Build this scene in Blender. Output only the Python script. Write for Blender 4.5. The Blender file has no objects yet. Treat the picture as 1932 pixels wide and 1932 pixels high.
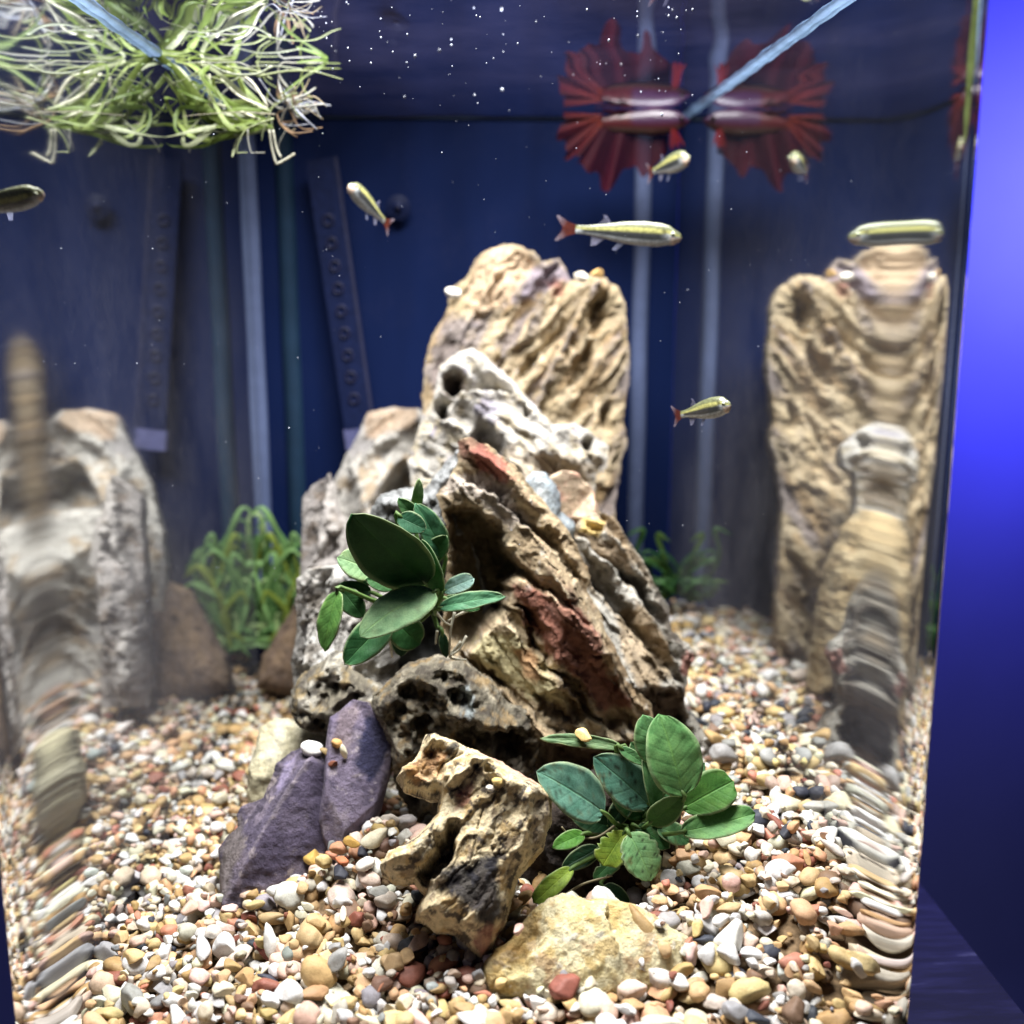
import bpy, math, random
import numpy as np
from mathutils import Vector, Matrix

# ------------------------------------------------------------------ scene
scene = bpy.context.scene
col = scene.collection
CM = 0.01                                  # everything below is written in centimetres
PITCH, YAW = math.radians(11.75), math.radians(2.14)
CAMZ = 25.8
FPX, CPX = 2400/2160*1932, 966.0           # focal length and centre, in units of a 1932 px picture

cam_d = bpy.data.cameras.new('Camera')
cam = bpy.data.objects.new('Camera', cam_d); col.objects.link(cam)
cam.location = (0, 0, CAMZ*CM)
cam.rotation_euler = (math.pi/2-PITCH, 0, -YAW)
cam_d.sensor_width = 36; cam_d.lens = 36*2400/2160
cam_d.clip_start = 0.01; cam_d.clip_end = 30
cam_d.dof.use_dof = True; cam_d.dof.focus_distance = 0.435; cam_d.dof.aperture_fstop = 7.4
scene.camera = cam

world = bpy.data.worlds.new('World'); scene.world = world; world.use_nodes = True
world.node_tree.nodes['Background'].inputs[0].default_value = (0.25, 0.3, 0.8, 1)
world.node_tree.nodes['Background'].inputs[1].default_value = 0.05
scene.view_settings.view_transform = 'Standard'; scene.view_settings.look = 'None'
scene.view_settings.gamma = 1; scene.view_settings.exposure = 0
scene.view_settings.use_curve_mapping = False
scene.render.engine = 'CYCLES'
scene.cycles.max_bounces = 7; scene.cycles.diffuse_bounces = 2; scene.cycles.glossy_bounces = 4; scene.cycles.transmission_bounces = 6; scene.cycles.transparent_max_bounces = 8
scene.cycles.caustics_reflective = False; scene.cycles.caustics_refractive = False
scene.cycles.use_denoising = True
scene.cycles.sample_clamp_indirect = 4

def area_light(name, loc, target, sx, sy, power, color, spread=180):
    l = bpy.data.lights.new(name, 'AREA'); l.shape = 'RECTANGLE'
    l.spread = math.radians(spread); l.size = sx*CM; l.size_y = sy*CM; l.energy = power; l.color = color
    o = bpy.data.objects.new(name, l); col.objects.link(o)
    o.location = Vector(loc)*CM
    o.rotation_euler = (Vector(target)-Vector(loc)).to_track_quat('-Z', 'Y').to_euler()
    return o
XC = -0.52
area_light('tank_light', (XC+1, 50, 58), (XC, 49.5, 0), 20, 44, 8.9, (1.0, 0.99, 0.98), 142)
area_light('blue_room_light', (98, 150, 44), (98, 205, 34), 30, 24, 8.0, (0.17, 0.16, 1.0), 118)

# ------------------------------------------------------------------ camera geometry
_cp, _sp, _cy, _sy = math.cos(PITCH), math.sin(PITCH), math.cos(YAW), math.sin(YAW)
CF = np.array([_sy*_cp, _cy*_cp, -_sp]); CR = np.array([_cy, -_sy, 0.]); CU = np.cross(CR, CF)
C0 = np.array([0, 0, CAMZ])
def ray(x, y):
    return CF + CR*((x-CPX)/FPX) - CU*((y-CPX)/FPX)
def at(x, y, d):                            # point seen at (x, y) lying d cm into the scene
    r = ray(x, y); return C0 + r*(d/r[1])
def project(P):
    P = np.asarray(P, float)-C0; z = P@CF
    return np.stack([CPX+FPX*(P@CR)/z, CPX-FPX*(P@CU)/z], -1)

# tank (apparent size through the water)
FRONT, BACK, HALF, WATER, CORNER, BASE = 30.1, 80.6, 15.0, 36.16, 4.0, -5.0
X0, X1 = XC-HALF+.7, XC+HALF
XM, HW = (X0+X1)/2, (X1-X0)/2
PITC = at(1130, 1640, 40.4); MND = at(715, 1590, 43.0)
def gravel_h(x, y):
    x = np.asarray(x, float); y = np.asarray(y, float)
    h = 0.054*(BACK-y) + 0.145*(x-XC)
    h = h-3.2*np.exp(-(((x-PITC[0])/2.5)**2+((y-PITC[1])/1.9)**2)**2)
    t = np.clip((38-y)/7, 0, 1); h = h-np.maximum(.5+.13*(x-XC), 0)*t*t*(3-2*t)
    h = h+2.2*np.exp(-((x-MND[0])/2.6)**2-((y-MND[1])/2.6)**2)
    return h + 0.2*np.sin(x*.7+1)*np.sin(y*.45)
def ground(x, y):                           # where the line of sight meets the gravel
    r = ray(x, y); t = 30.
    for k in range(60):
        p = C0+r*t; t += (p[2]-float(gravel_h(p[0], p[1])))/(-r[2])*0.8
    return C0+r*t

# ------------------------------------------------------------------ noise
def _hash(ix, iy, iz, s):
    h = (ix.astype(np.int64)*374761393 + iy.astype(np.int64)*668265263 + iz.astype(np.int64)*2147483647 + s*974711) & 0xffffffff
    h = ((h ^ (h >> 13))*1274126177) & 0xffffffff
    h = ((h ^ (h >> 16))*2246822519) & 0xffffffff
    return (h ^ (h >> 15)) & 0xffffffff
def noise(p, s=0):
    i = np.floor(p); f = p-i; i = i.astype(np.int64); w = f*f*f*(f*(f*6-15)+10)
    out = 0
    for dx in (0, 1):
        for dy in (0, 1):
            for dz in (0, 1):
                h = _hash(i[:, 0]+dx, i[:, 1]+dy, i[:, 2]+dz, s)
                gx = (h & 1023)/511.5-1; gy = ((h >> 10) & 1023)/511.5-1; gz = ((h >> 20) & 1023)/511.5-1
                v = gx*(f[:, 0]-dx)+gy*(f[:, 1]-dy)+gz*(f[:, 2]-dz)
                out = out + v*(w[:, 0] if dx else 1-w[:, 0])*(w[:, 1] if dy else 1-w[:, 1])*(w[:, 2] if dz else 1-w[:, 2])
    return out
def fbm(p, o=4, s=0, gain=.5):
    a, t, n = 1, 0, 0
    for k in range(o):
        t = t+a*noise(p*(2.03**k)+k*7.3, s+k); n += a; a *= gain
    return t/n*1.6
def ridged(p, o=4, s=0, gain=.5):
    a, t, n = 1, 0, 0
    for k in range(o):
        t = t+a*(1-np.abs(noise(p*(2.07**k)+k*3.1, s+k))*2.2); n += a; a *= gain
    return t/n
def worley(p, s=0):
    i = np.floor(p).astype(np.int64); f = p-i
    f1 = np.full(len(p), 9.); f2 = np.full(len(p), 9.); cid = np.zeros(len(p))
    for dx in (-1, 0, 1):
        for dy in (-1, 0, 1):
            for dz in (-1, 0, 1):
                h = _hash(i[:, 0]+dx, i[:, 1]+dy, i[:, 2]+dz, s)
                q = np.stack([dx+(h & 1023)/1023., dy+((h >> 10) & 1023)/1023., dz+((h >> 20) & 1023)/1023.], -1)
                d = np.sqrt(((q-f)**2).sum(1)); m = d < f1
                f2 = np.where(m, f1, np.minimum(f2, d)); cid = np.where(m, (h % 997)/997., cid); f1 = np.where(m, d, f1)
    return f1, f2, cid
def sstep(a, b, x):
    t = np.clip((x-a)/(b-a), 0, 1); return t*t*(3-2*t)
def lin(c):
    c = np.array(c, float)/255.
    return np.where(c < .04045, c/12.92, ((c+.055)/1.055)**2.4)

# ------------------------------------------------------------------ meshes and materials
def make_mesh(name, V, faces, smooth=True, colors=None, uv=None):
    V = np.asarray(V, np.float32)*CM
    me = bpy.data.meshes.new(name)
    if isinstance(faces, np.ndarray):
        nf, k = faces.shape
        me.vertices.add(len(V)); me.vertices.foreach_set('co', V.ravel())
        me.loops.add(nf*k); me.loops.foreach_set('vertex_index', faces.astype(np.int32).ravel())
        me.polygons.add(nf)
        me.polygons.foreach_set('loop_start', np.arange(0, nf*k, k, dtype=np.int32))
        me.polygons.foreach_set('loop_total', np.full(nf, k, np.int32))
        me.update(calc_edges=True); me.validate()
    else:
        me.from_pydata(V.tolist(), [], faces); me.update()
    if smooth: me.polygons.foreach_set('use_smooth', np.ones(len(me.polygons), bool))
    if colors is not None:
        a = me.color_attributes.new('Col', 'FLOAT_COLOR', 'POINT')
        c = np.ones((len(V), 4), np.float32); c[:, :3] = colors
        a.data.foreach_set('color', c.ravel())
    if uv is not None:
        a = me.attributes.new('surf', 'FLOAT_VECTOR', 'POINT')
        c = np.zeros((len(V), 3), np.float32); c[:, :2] = uv
        a.data.foreach_set('vector', c.ravel())
    return me
def obj(name, me, mat=None, parent=None, label=None, cat=None, group=None, kind=None):
    o = bpy.data.objects.new(name, me); col.objects.link(o)
    if mat is not None and me is not None and not me.materials: me.materials.append(mat)
    if parent is not None: o.parent = parent
    if label: o['label'] = label
    if cat: o['category'] = cat
    if group: o['group'] = group
    if kind: o['kind'] = kind
    return o
def thing(name, label, cat, group=None, loc=None):
    o = obj(name, None, None, None, label, cat, group)
    o.empty_display_size = .01
    return o
def box(x0, x1, y0, y1, z0, z1):
    V = [(x, y, z) for z in (z0, z1) for y in (y0, y1) for x in (x0, x1)]
    F = [(0, 2, 3, 1), (4, 5, 7, 6), (0, 1, 5, 4), (2, 6, 7, 3), (0, 4, 6, 2), (1, 3, 7, 5)]
    return V, F
def tube(pts, rad, n=7):
    pts = np.asarray(pts, float); m = len(pts); rad = np.broadcast_to(rad, (m,))
    V = []; up = np.array([.31, .2, .93])
    for i in range(m):
        t = pts[min(i+1, m-1)]-pts[max(i-1, 0)]; t /= np.linalg.norm(t)+1e-9
        a = np.cross(t, up); a /= np.linalg.norm(a)+1e-9; b = np.cross(t, a)
        for k in range(n):
            th = 2*math.pi*k/n; V.append(pts[i]+rad[i]*(a*math.cos(th)+b*math.sin(th)))
    F = [(i*n+k, i*n+(k+1) % n, (i+1)*n+(k+1) % n, (i+1)*n+k) for i in range(m-1) for k in range(n)]
    F += [tuple(range(n-1, -1, -1)), tuple(range((m-1)*n, m*n))]
    return V, F
def curve_pts(P, n=20):                     # smooth curve through points
    P = np.asarray(P, float); m = len(P)
    if m == 2: return P[0]+(P[1]-P[0])*np.linspace(0, 1, n)[:, None]
    Q = np.vstack([2*P[0]-P[1], P, 2*P[-1]-P[-2]]); out = []
    for t in np.linspace(0, m-1-1e-6, n):
        i = int(t); f = t-i; a, b, c, d = Q[i:i+4]
        out.append(.5*(2*b+(c-a)*f+(2*a-5*b+4*c-d)*f*f+(3*b-a-3*c+d)*f**3))
    return np.array(out)

class NT:
    def __init__(s, name):
        s.m = bpy.data.materials.new(name); s.m.use_nodes = True
        s.t = s.m.node_tree; s.t.nodes.clear()
        s.out = s.t.nodes.new('ShaderNodeOutputMaterial')
    def n(s, typ, **kw):
        x = s.t.nodes.new('ShaderNode'+typ)
        for k, v in kw.items():
            if k.startswith('i_'):
                key = k[2:]; key = int(key) if key.isdigit() else key
                inp = x.inputs[key]
                if hasattr(v, 'is_linked') or isinstance(v, bpy.types.NodeSocket): s.t.links.new(v, inp)
                else: inp.default_value = v
            else: setattr(x, k, v)
        return x
    def l(s, a, b): s.t.links.new(a, b)
    def noise(s, scale, detail=4, vec=None, rough=.55, dist=0):
        x = s.n('TexNoise'); x.inputs['Scale'].default_value = scale; x.inputs['Detail'].default_value = detail
        x.inputs['Roughness'].default_value = rough; x.inputs['Distortion'].default_value = dist
        if vec is not None: s.l(vec, x.inputs['Vector'])
        return x.outputs['Fac']
    def ramp(s, fac, stops):
        r = s.n('ValToRGB'); e = r.color_ramp.elements
        while len(e) < len(stops): e.new(.5)
        for k, (p, c) in enumerate(stops):
            e[k].position = p; e[k].color = (*c, 1) if not np.isscalar(c) else (c, c, c, 1)
        s.l(fac, r.inputs[0]); return r.outputs[0]
    def mul(s, a, b, fac=1, mode='MULTIPLY'):
        x = s.n('Mix', data_type='RGBA', blend_type=mode)
        if isinstance(fac, bpy.types.NodeSocket): s.l(fac, x.inputs[0])
        else: x.inputs[0].default_value = fac
        for v, i in ((a, 6), (b, 7)):
            if isinstance(v, bpy.types.NodeSocket): s.l(v, x.inputs[i])
            else: x.inputs[i].default_value = (*v, 1)
        return x.outputs[2]
    def math(s, op, a, b=0):
        x = s.n('Math', operation=op)
        for v, i in ((a, 0), (b, 1)):
            if isinstance(v, bpy.types.NodeSocket): s.l(v, x.inputs[i])
            else: x.inputs[i].default_value = v
        return x.outputs[0]
    def principled(s, base, rough=.6, spec=.3, bump=None, bstr=.3, bdist=.001, **kw):
        p = s.n('BsdfPrincipled')
        if isinstance(base, bpy.types.NodeSocket): s.l(base, p.inputs['Base Color'])
        else: p.inputs['Base Color'].default_value = (*base, 1)
        if isinstance(rough, bpy.types.NodeSocket): s.l(rough, p.inputs['Roughness'])
        else: p.inputs['Roughness'].default_value = rough
        p.inputs['Specular IOR Level'].default_value = spec
        for k, v in kw.items(): p.inputs[k.replace('_', ' ')].default_value = v
        if bump is not None:
            b = s.n('Bump'); b.inputs['Strength'].default_value = bstr; b.inputs['Distance'].default_value = bdist
            s.l(bump, b.inputs['Height']); s.l(b.outputs[0], p.inputs['Normal'])
        return p
    def done(s, shader): s.l(shader, s.out.inputs['Surface']); return s.m

def mat_rock():
    t = NT('rock'); a = t.n('Attribute', attribute_name='Col').outputs['Color']
    geo = t.n('TexCoord').outputs['Object']
    n1 = t.noise(160, 6, geo, .65); n2 = t.noise(650, 5, geo, .7); n3 = t.noise(1900, 3, geo, .6)
    c = t.mul(a, t.ramp(n1, [(.3, .62), (.5, .98), (.72, 1.18)]))
    c = t.mul(c, t.ramp(n2, [(.28, .5), (.45, .98), (.7, 1.2)]), .85)
    h = t.math('ADD', t.math('MULTIPLY', n1, .8), t.math('ADD', t.math('MULTIPLY', n2, .5), t.math('MULTIPLY', n3, .2)))
    p = t.principled(c, .8, .25, h, .85, .003)
    return t.done(p.outputs[0])
def mat_pebble(name, source):
    t = NT(name)
    if source == 'object':
        oi = t.n('ObjectInfo'); a = oi.outputs['Color']; geo = t.n('TexCoord').outputs['Object']
        add = t.n('VectorMath', operation='ADD'); t.l(geo, add.inputs[0])
        sc = t.n('VectorMath', operation='SCALE'); t.l(oi.outputs['Location'], sc.inputs[0]); sc.inputs['Scale'].default_value = 37
        t.l(sc.outputs[0], add.inputs[1]); geo = add.outputs[0]
    else:
        a = t.n('Attribute', attribute_name='Col').outputs['Color']; geo = t.n('TexCoord').outputs['Object']
    n1 = t.noise(170, 4, geo, .55); n2 = t.noise(900, 4, geo, .65)
    c = t.mul(a, t.ramp(n1, [(.25, (.78, .73, .68)), (.48, (1.03, 1.02, 1.0)), (.75, (1.15, 1.13, 1.13))]))
    c = t.mul(c, t.ramp(n2, [(.3, .72), (.5, 1.), (.7, 1.1)]), .7)
    p = t.principled(c, .55, .22, t.math('ADD', t.math('MULTIPLY', n1, .6), t.math('MULTIPLY', n2, .25)), .35, .0012)
    return t.done(p.outputs[0])
def mat_leaf():
    t = NT('leaf'); a = t.n('Attribute', attribute_name='Col').outputs['Color']
    s = t.n('Attribute', attribute_name='surf').outputs['Vector']
    geo = t.n('TexCoord').outputs['Object']
    sep = t.n('SeparateXYZ'); t.l(s, sep.inputs[0]); u, v = sep.outputs[0], sep.outputs[1]
    av = t.math('ABSOLUTE', v)
    vein = t.math('SINE', t.math('MULTIPLY', t.math('SUBTRACT', u, t.math('MULTIPLY', av, .22)), 40))
    vein = t.math('POWER', t.math('ADD', t.math('MULTIPLY', vein, .5), .5), 6)
    mid = t.math('SUBTRACT', 1, t.math('MULTIPLY', av, 14)); mid = t.math('MAXIMUM', mid, 0)
    n1 = t.noise(170, 4, geo); n2 = t.noise(1500, 3, geo)
    c = t.mul(a, t.ramp(n1, [(.3, (.62, .75, .7)), (.55, (1, 1, 1)), (.75, (1.25, 1.15, 1.05))]))
    c = t.mul(c, t.ramp(n2, [(.3, .8), (.6, 1.12)]), .8)
    c = t.mul(c, (1.35, 1.3, 1.1), t.math('MULTIPLY', mid, .8))
    c = t.mul(c, (.82, .88, .84), t.math('MULTIPLY', vein, .35))
    h = t.math('ADD', t.math('MULTIPLY', vein, -.16), t.math('ADD', t.math('MULTIPLY', mid, -.7), t.math('MULTIPLY', n2, .25)))
    p = t.principled(c, .58, .22, h, .4, .0008)
    tr = t.n('BsdfTranslucent'); t.l(t.mul(c, (1.3, 1.5, .5)), tr.inputs[0])
    m = t.n('MixShader'); m.inputs[0].default_value = .22; t.l(p.outputs[0], m.inputs[1]); t.l(tr.outputs[0], m.inputs[2])
    return t.done(m.outputs[0])
def mat_vcol(name, rough=.45, spec=.4, trans=0., alpha=0., scales=False):
    t = NT(name); a = t.n('Attribute', attribute_name='Col').outputs['Color']
    geo = t.n('TexCoord').outputs['Object']; n2 = t.noise(500, 4, geo)
    c = t.mul(a, t.ramp(n2, [(.3, .75), (.6, 1.12)]))
    if scales:
        v = t.n('TexVoronoi'); v.inputs['Scale'].default_value = 1300; t.l(geo, v.inputs['Vector'])
        c = t.mul(c, t.ramp(v.outputs['Distance'], [(.1, 1.15), (.7, .62)])); n2 = v.outputs['Distance']
    sh = t.principled(c, rough, spec, n2, .2, .0006).outputs[0]
    if trans:
        tr = t.n('BsdfTranslucent'); t.l(c, tr.inputs[0]); m = t.n('MixShader'); m.inputs[0].default_value = trans
        t.l(sh, m.inputs[1]); t.l(tr.outputs[0], m.inputs[2]); sh = m.outputs[0]
    if alpha:
        tr = t.n('BsdfTransparent'); m = t.n('MixShader'); m.inputs[0].default_value = alpha
        t.l(sh, m.inputs[1]); t.l(tr.outputs[0], m.inputs[2]); sh = m.outputs[0]
    return t.done(sh)
def mat_plain(name, c, rough=.5, spec=.4, var=.25, scale=200, **kw):
    t = NT(name); geo = t.n('TexCoord').outputs['Object']; n = t.noise(scale, 4, geo)
    cc = t.mul(tuple(c), t.ramp(n, [(.3, 1-var), (.7, 1+var)]))
    return t.done(t.principled(cc, rough, spec, n, .15, .0005, **kw).outputs[0])
def mat_pane(name, film=.0, ior=1.33, tint=(1, 1, 1), streak=(1, 1, 1), gloss=1.0, blur=0., glow_film=0.):
    """thin water/glass boundary: reflects as water does (totally, past the critical angle), else lets light through;
    a patchy film of dust and algae, thickened low down to haze the reflections, scatters a little"""
    t = NT(name); geo = t.n('TexCoord').outputs['Object']
    fr = t.n('Fresnel'); fr.inputs['IOR'].default_value = ior
    g = t.n('BsdfGlossy'); g.inputs['Roughness'].default_value = blur; g.inputs['Color'].default_value = (*tint, 1)
    tr = t.n('BsdfTransparent'); m = t.n('MixShader')
    t.l(t.math('MULTIPLY', fr.outputs[0], gloss), m.inputs[0]); t.l(tr.outputs[0], m.inputs[1]); t.l(g.outputs[0], m.inputs[2])
    sh = m.outputs[0]
    if film:
        mp = t.n('Mapping'); t.l(geo, mp.inputs[0]); mp.inputs['Scale'].default_value = streak
        a = t.noise(11, 4, geo, .55); b = t.noise(300, 5, mp.outputs[0], .7)
        f = t.math('MULTIPLY', t.ramp(a, [(.35, .25), (.68, 1.)]), t.ramp(b, [(.35, .55), (.75, 1.)]))
        sx = t.n('SeparateXYZ'); t.l(geo, sx.inputs[0]); low = t.ramp(t.math('ADD', t.math('MULTIPLY', sx.outputs[2], 2.6), t.math('MULTIPLY', a, .3)), [(.25, 1.), (.92, .10)])
        f = t.math('MULTIPLY', t.math('MULTIPLY', f, low), film)
        d = t.n('BsdfDiffuse'); d.inputs[0].default_value = (.48, .48, .54, 1)
        m2 = t.n('MixShader'); t.l(f, m2.inputs[0]); t.l(sh, m2.inputs[1]); t.l(d.outputs[0], m2.inputs[2]); sh = m2.outputs[0]
    if glow_film:  # violet film colour stands in for the glow just below the surface
        a = t.noise(16, 4, geo, .6); f = t.math('MULTIPLY', t.ramp(a, [(.35, .3), (.7, 1.)]), glow_film)
        d = t.n('BsdfTranslucent'); d.inputs[0].default_value = (.42, .38, .72, 1)
        m2 = t.n('MixShader'); t.l(f, m2.inputs[0]); t.l(sh, m2.inputs[1]); t.l(d.outputs[0], m2.inputs[2]); sh = m2.outputs[0]
    return t.done(sh)
def mat_lens():
    t = NT('bent_glass'); a = t.n('Attribute', attribute_name='surf'); sp = t.n('SeparateXYZ'); t.l(a.outputs['Vector'], sp.inputs[0])
    g = t.n('BsdfRefraction'); g.inputs['Roughness'].default_value = .045; t.l(sp.outputs[0], g.inputs['IOR'])
    k = t.n('BsdfGlossy'); k.inputs['Roughness'].default_value = .02; m = t.n('MixShader'); m.inputs[0].default_value = .03
    t.l(g.outputs[0], m.inputs[1]); t.l(k.outputs[0], m.inputs[2]); return t.done(m.outputs[0])

ROCK = mat_rock(); PEB_O = mat_pebble('pebble_single', 'object'); PEB_S = mat_pebble('pebble_mass', 'attr')
LEAF = mat_leaf(); FISH = mat_vcol('fish_skin', .3, .6, scales=True); FIN = mat_vcol('fish_fin', .5, .3, .4, .45)
BETTA = mat_vcol('red_fin', .6, .15, .4, .15)
RIBBON = mat_vcol('ribbon_leaf', .5, .3, .35); ROOT = mat_vcol('root', .55, .3, .3)

# ------------------------------------------------------------------ the tank, its water and what stands around it
tank = thing('aquarium', 'clear glass aquarium with bent front corners, filled with water', 'aquarium')
PANE_S = mat_pane('side_glass', .20, tint=(.80, .82, .82), streak=(1, .5, .5), blur=.045)
PANE_F = mat_pane('front_glass', 0, 1.2, gloss=.15)
def sheet(name, pts, mat, parent=None, **kw):
    return obj(name, make_mesh(name, pts, [tuple(range(len(pts)))], smooth=False), mat, parent, **kw)
def corner_sheet(cx, s, n=48):              # the bend grows gradually out of the flat front, so does its bending of light
    V = []; F = []; U = []
    for k in range(n+1):
        a = math.pi/2*k/n
        x = cx+s*CORNER*math.sin(a); y = FRONT+CORNER-CORNER*math.cos(a)
        V += [(x, y, BASE), (x, y, WATER+4)]; U += [(1.0005+.22*float(sstep(0, .9, a)), 0)]*2
    for k in range(n):
        q = (2*k, 2*k+2, 2*k+3, 2*k+1); F.append(q if s > 0 else q[::-1])
    return V, F, U
sheet('front_pane', [(X0+CORNER, FRONT, BASE), (X1-CORNER, FRONT, BASE), (X1-CORNER, FRONT, WATER+4), (X0+CORNER, FRONT, WATER+4)], PANE_F, tank)
LENS = mat_lens()
for cx, s in ((X1-CORNER, 1), (X0+CORNER, -1)):
    V, F, U = corner_sheet(cx, s); obj('corner_pane', make_mesh('corner_pane', V, F, uv=np.array(U)), LENS, tank)
sheet('side_pane', [(X1, FRONT+CORNER, BASE), (X1, BACK, BASE), (X1, BACK, WATER+4), (X1, FRONT+CORNER, WATER+4)], PANE_S, tank)
sheet('side_pane', [(X0, BACK, BASE), (X0, FRONT+CORNER, BASE), (X0, FRONT+CORNER, WATER+4), (X0, BACK, WATER+4)], PANE_S, tank)
def mat_back():
    t = NT('back_film'); geo = t.n('TexCoord').outputs['Object']
    mp = t.n('Mapping'); t.l(geo, mp.inputs[0]); mp.inputs['Scale'].default_value = (1, 1, .12)
    a = t.noise(30, 3, mp.outputs[0]); b = t.noise(700, 5, geo, .7); c = t.noise(22, 4, geo)
    base = t.mul((.0044, .0115, .054), t.ramp(a, [(.3, .8), (.7, 1.15)]))
    dust = t.math('MULTIPLY', t.ramp(b, [(.5, 0.), (.75, 1.)]), t.ramp(c, [(.5, 0.), (.7, .05)]))
    base = t.mul(base, (.45, .4, .55), dust, 'MIX')
    return t.done(t.principled(base, .5, .08).outputs[0])
V, F = box(X0+.02, X1-.02, BACK, BACK+.6, BASE, WATER+4)
obj('back_pane', make_mesh('back_pane', V, F, smooth=False), mat_back(), tank)
V, F = box(X0+.1, X1-.1, FRONT+CORNER, BACK-.1, BASE-.6, BASE-.02)
obj('base_pane', make_mesh('base_pane', V, F, smooth=False), mat_plain('base_glass', (.05, .08, .07)), tank)
SIL = mat_plain('silicone', (.10, .13, .24), .35, .3, .12, 60); SIL2 = mat_plain('silicone_dark', (.012, .03, .06), .35, .3, .12, 60)
def seam(x, y, r, m, z0=-1, z1=WATER+3):
    zz = np.linspace(z0, z1, 30); V, F = tube(np.stack([x+.02*np.sin(zz*.5), np.full(30, y), zz], -1), r, 10)
    obj('silicone_seam', make_mesh('silicone_seam', V, F), m, tank)
seam(X1-2.45, BACK+.15, .62, SIL); seam(X0+.05, BACK-.2, .55, SIL); seam(X0+2.4, BACK+.25, .7, SIL2)

# water: its upper surface, gently uneven
nx, ny = 70, 100
gx, gy = np.meshgrid(np.linspace(X0+.02, X1-.02, nx), np.linspace(FRONT+.02, BACK-.02, ny))
wz = WATER+.010*np.sin(gx*.9+gy*.35)+.008*np.sin(gy*.8-gx*.5)+.005*np.sin(gx*1.9-gy*.7+1)
inside = np.ones_like(gx)
ax = np.abs(gx-XM)-(HW-CORNER); ay = FRONT+CORNER-gy
over = (ax > 0) & (ay > 0) & (ax**2+ay**2 > (CORNER-.02)**2)
idx = np.arange(nx*ny).reshape(ny, nx); q = np.stack([idx[:-1, :-1], idx[:-1, 1:], idx[1:, 1:], idx[1:, :-1]], -1).reshape(-1, 4)
q = q[~over.ravel()[q].any(1)]
WATERM = mat_pane('water_surface', 0, 1.33, tint=(.9, .92, 1.), glow_film=.006)
obj('water', make_mesh('water', np.stack([gx, gy, wz], -1).reshape(-1, 3), q), WATERM, kind='structure')
water = bpy.data.objects['water']
def mat_meniscus():
    t = NT('meniscus'); n = t.noise(60, 4, t.n('TexCoord').outputs['Object'])
    c = t.mul((.55, .68, .85), t.ramp(n, [(.3, .6), (.7, 1.1)])); d = t.n('BsdfTranslucent'); t.l(c, d.inputs[0])
    g = t.n('BsdfGlossy'); g.inputs['Roughness'].default_value = .15; m = t.n('MixShader'); m.inputs[0].default_value = .3
    t.l(d.outputs[0], m.inputs[1]); t.l(g.outputs[0], m.inputs[2]); return t.done(m.outputs[0])
MEN = mat_meniscus()
for xx in (X0+.14, X1-.14):
    yy = np.linspace(FRONT+CORNER, BACK-.3, 50); V, F = tube(np.stack([xx+0*yy, yy, WATER+.05*np.sin(yy*1.3)*.3], -1), .20+.03*np.sin(yy*2.1), 8)
    obj('waterline', make_mesh('waterline', V, F), MEN, water)
yy = np.linspace(X0+.3, X1-.3, 40); V, F = tube(np.stack([yy, 0*yy+BACK-.1, 0*yy+WATER], -1), .05, 6); obj('waterline', make_mesh('waterline', V, F), SIL2, water)

# stand under the tank and the wall of the room
def mat_stand():
    t = NT('stand'); geo = t.n('TexCoord').outputs['Object']
    mp = t.n('Mapping'); t.l(geo, mp.inputs[0]); mp.inputs['Scale'].default_value = (.12, 1, 1)
    n = t.noise(190, 5, mp.outputs[0], .65)
    c = t.ramp(n, [(.45, (.004, .004, .012)), (.62, (.008, .008, .03)), (.74, (.04, .04, .10))])
    return t.done(t.principled(c, .45, .3, n, .2, .0006).outputs[0])
def on_plane(x, y, z):
    r = ray(x, y); return C0+r*((z-CAMZ)/r[2])
SZ = BASE-.7
e0 = on_plane(1762, 1700, SZ); e1 = on_plane(1925, 1905, SZ)
dx = (e0[0]-e1[0])/(e0[1]-e1[1])
def edge_x(y): return e0[0]+dx*(y-e0[1])
stand = thing('tank_stand', 'dark wooden stand under the tank, lit blue along its edge', 'stand')
V, F = box(0, 1, 0, 1, SZ-3, SZ)
V = [((edge_x(30 if y < .5 else BACK+6) if x > .5 else X0-.4), (30 if y < .5 else BACK+6), z) for x, y, z in V]
obj('top_board', make_mesh('top_board', V, F, smooth=False), mat_stand(), stand)
V, F = box(X0, X1, 34, BACK+4, SZ-60, SZ-3.05)
obj('cabinet', make_mesh('cabinet', V, F, smooth=False), mat_plain('cabinet', (.006, .006, .01)), stand)
n = 60
wx = np.linspace(-250, 260, n)
V = []; 
for z in (-320, 200):
    V += [(x, 205+2.5*math.sin(x*.11), z) for x in wx]
F = [(k, k+1, n+k+1, n+k) for k in range(n-1)]
obj('wall', make_mesh('wall', V, F), mat_plain('wall_paint', (.22, .24, .66), .9, .1, .06, 4), kind='structure')

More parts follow.
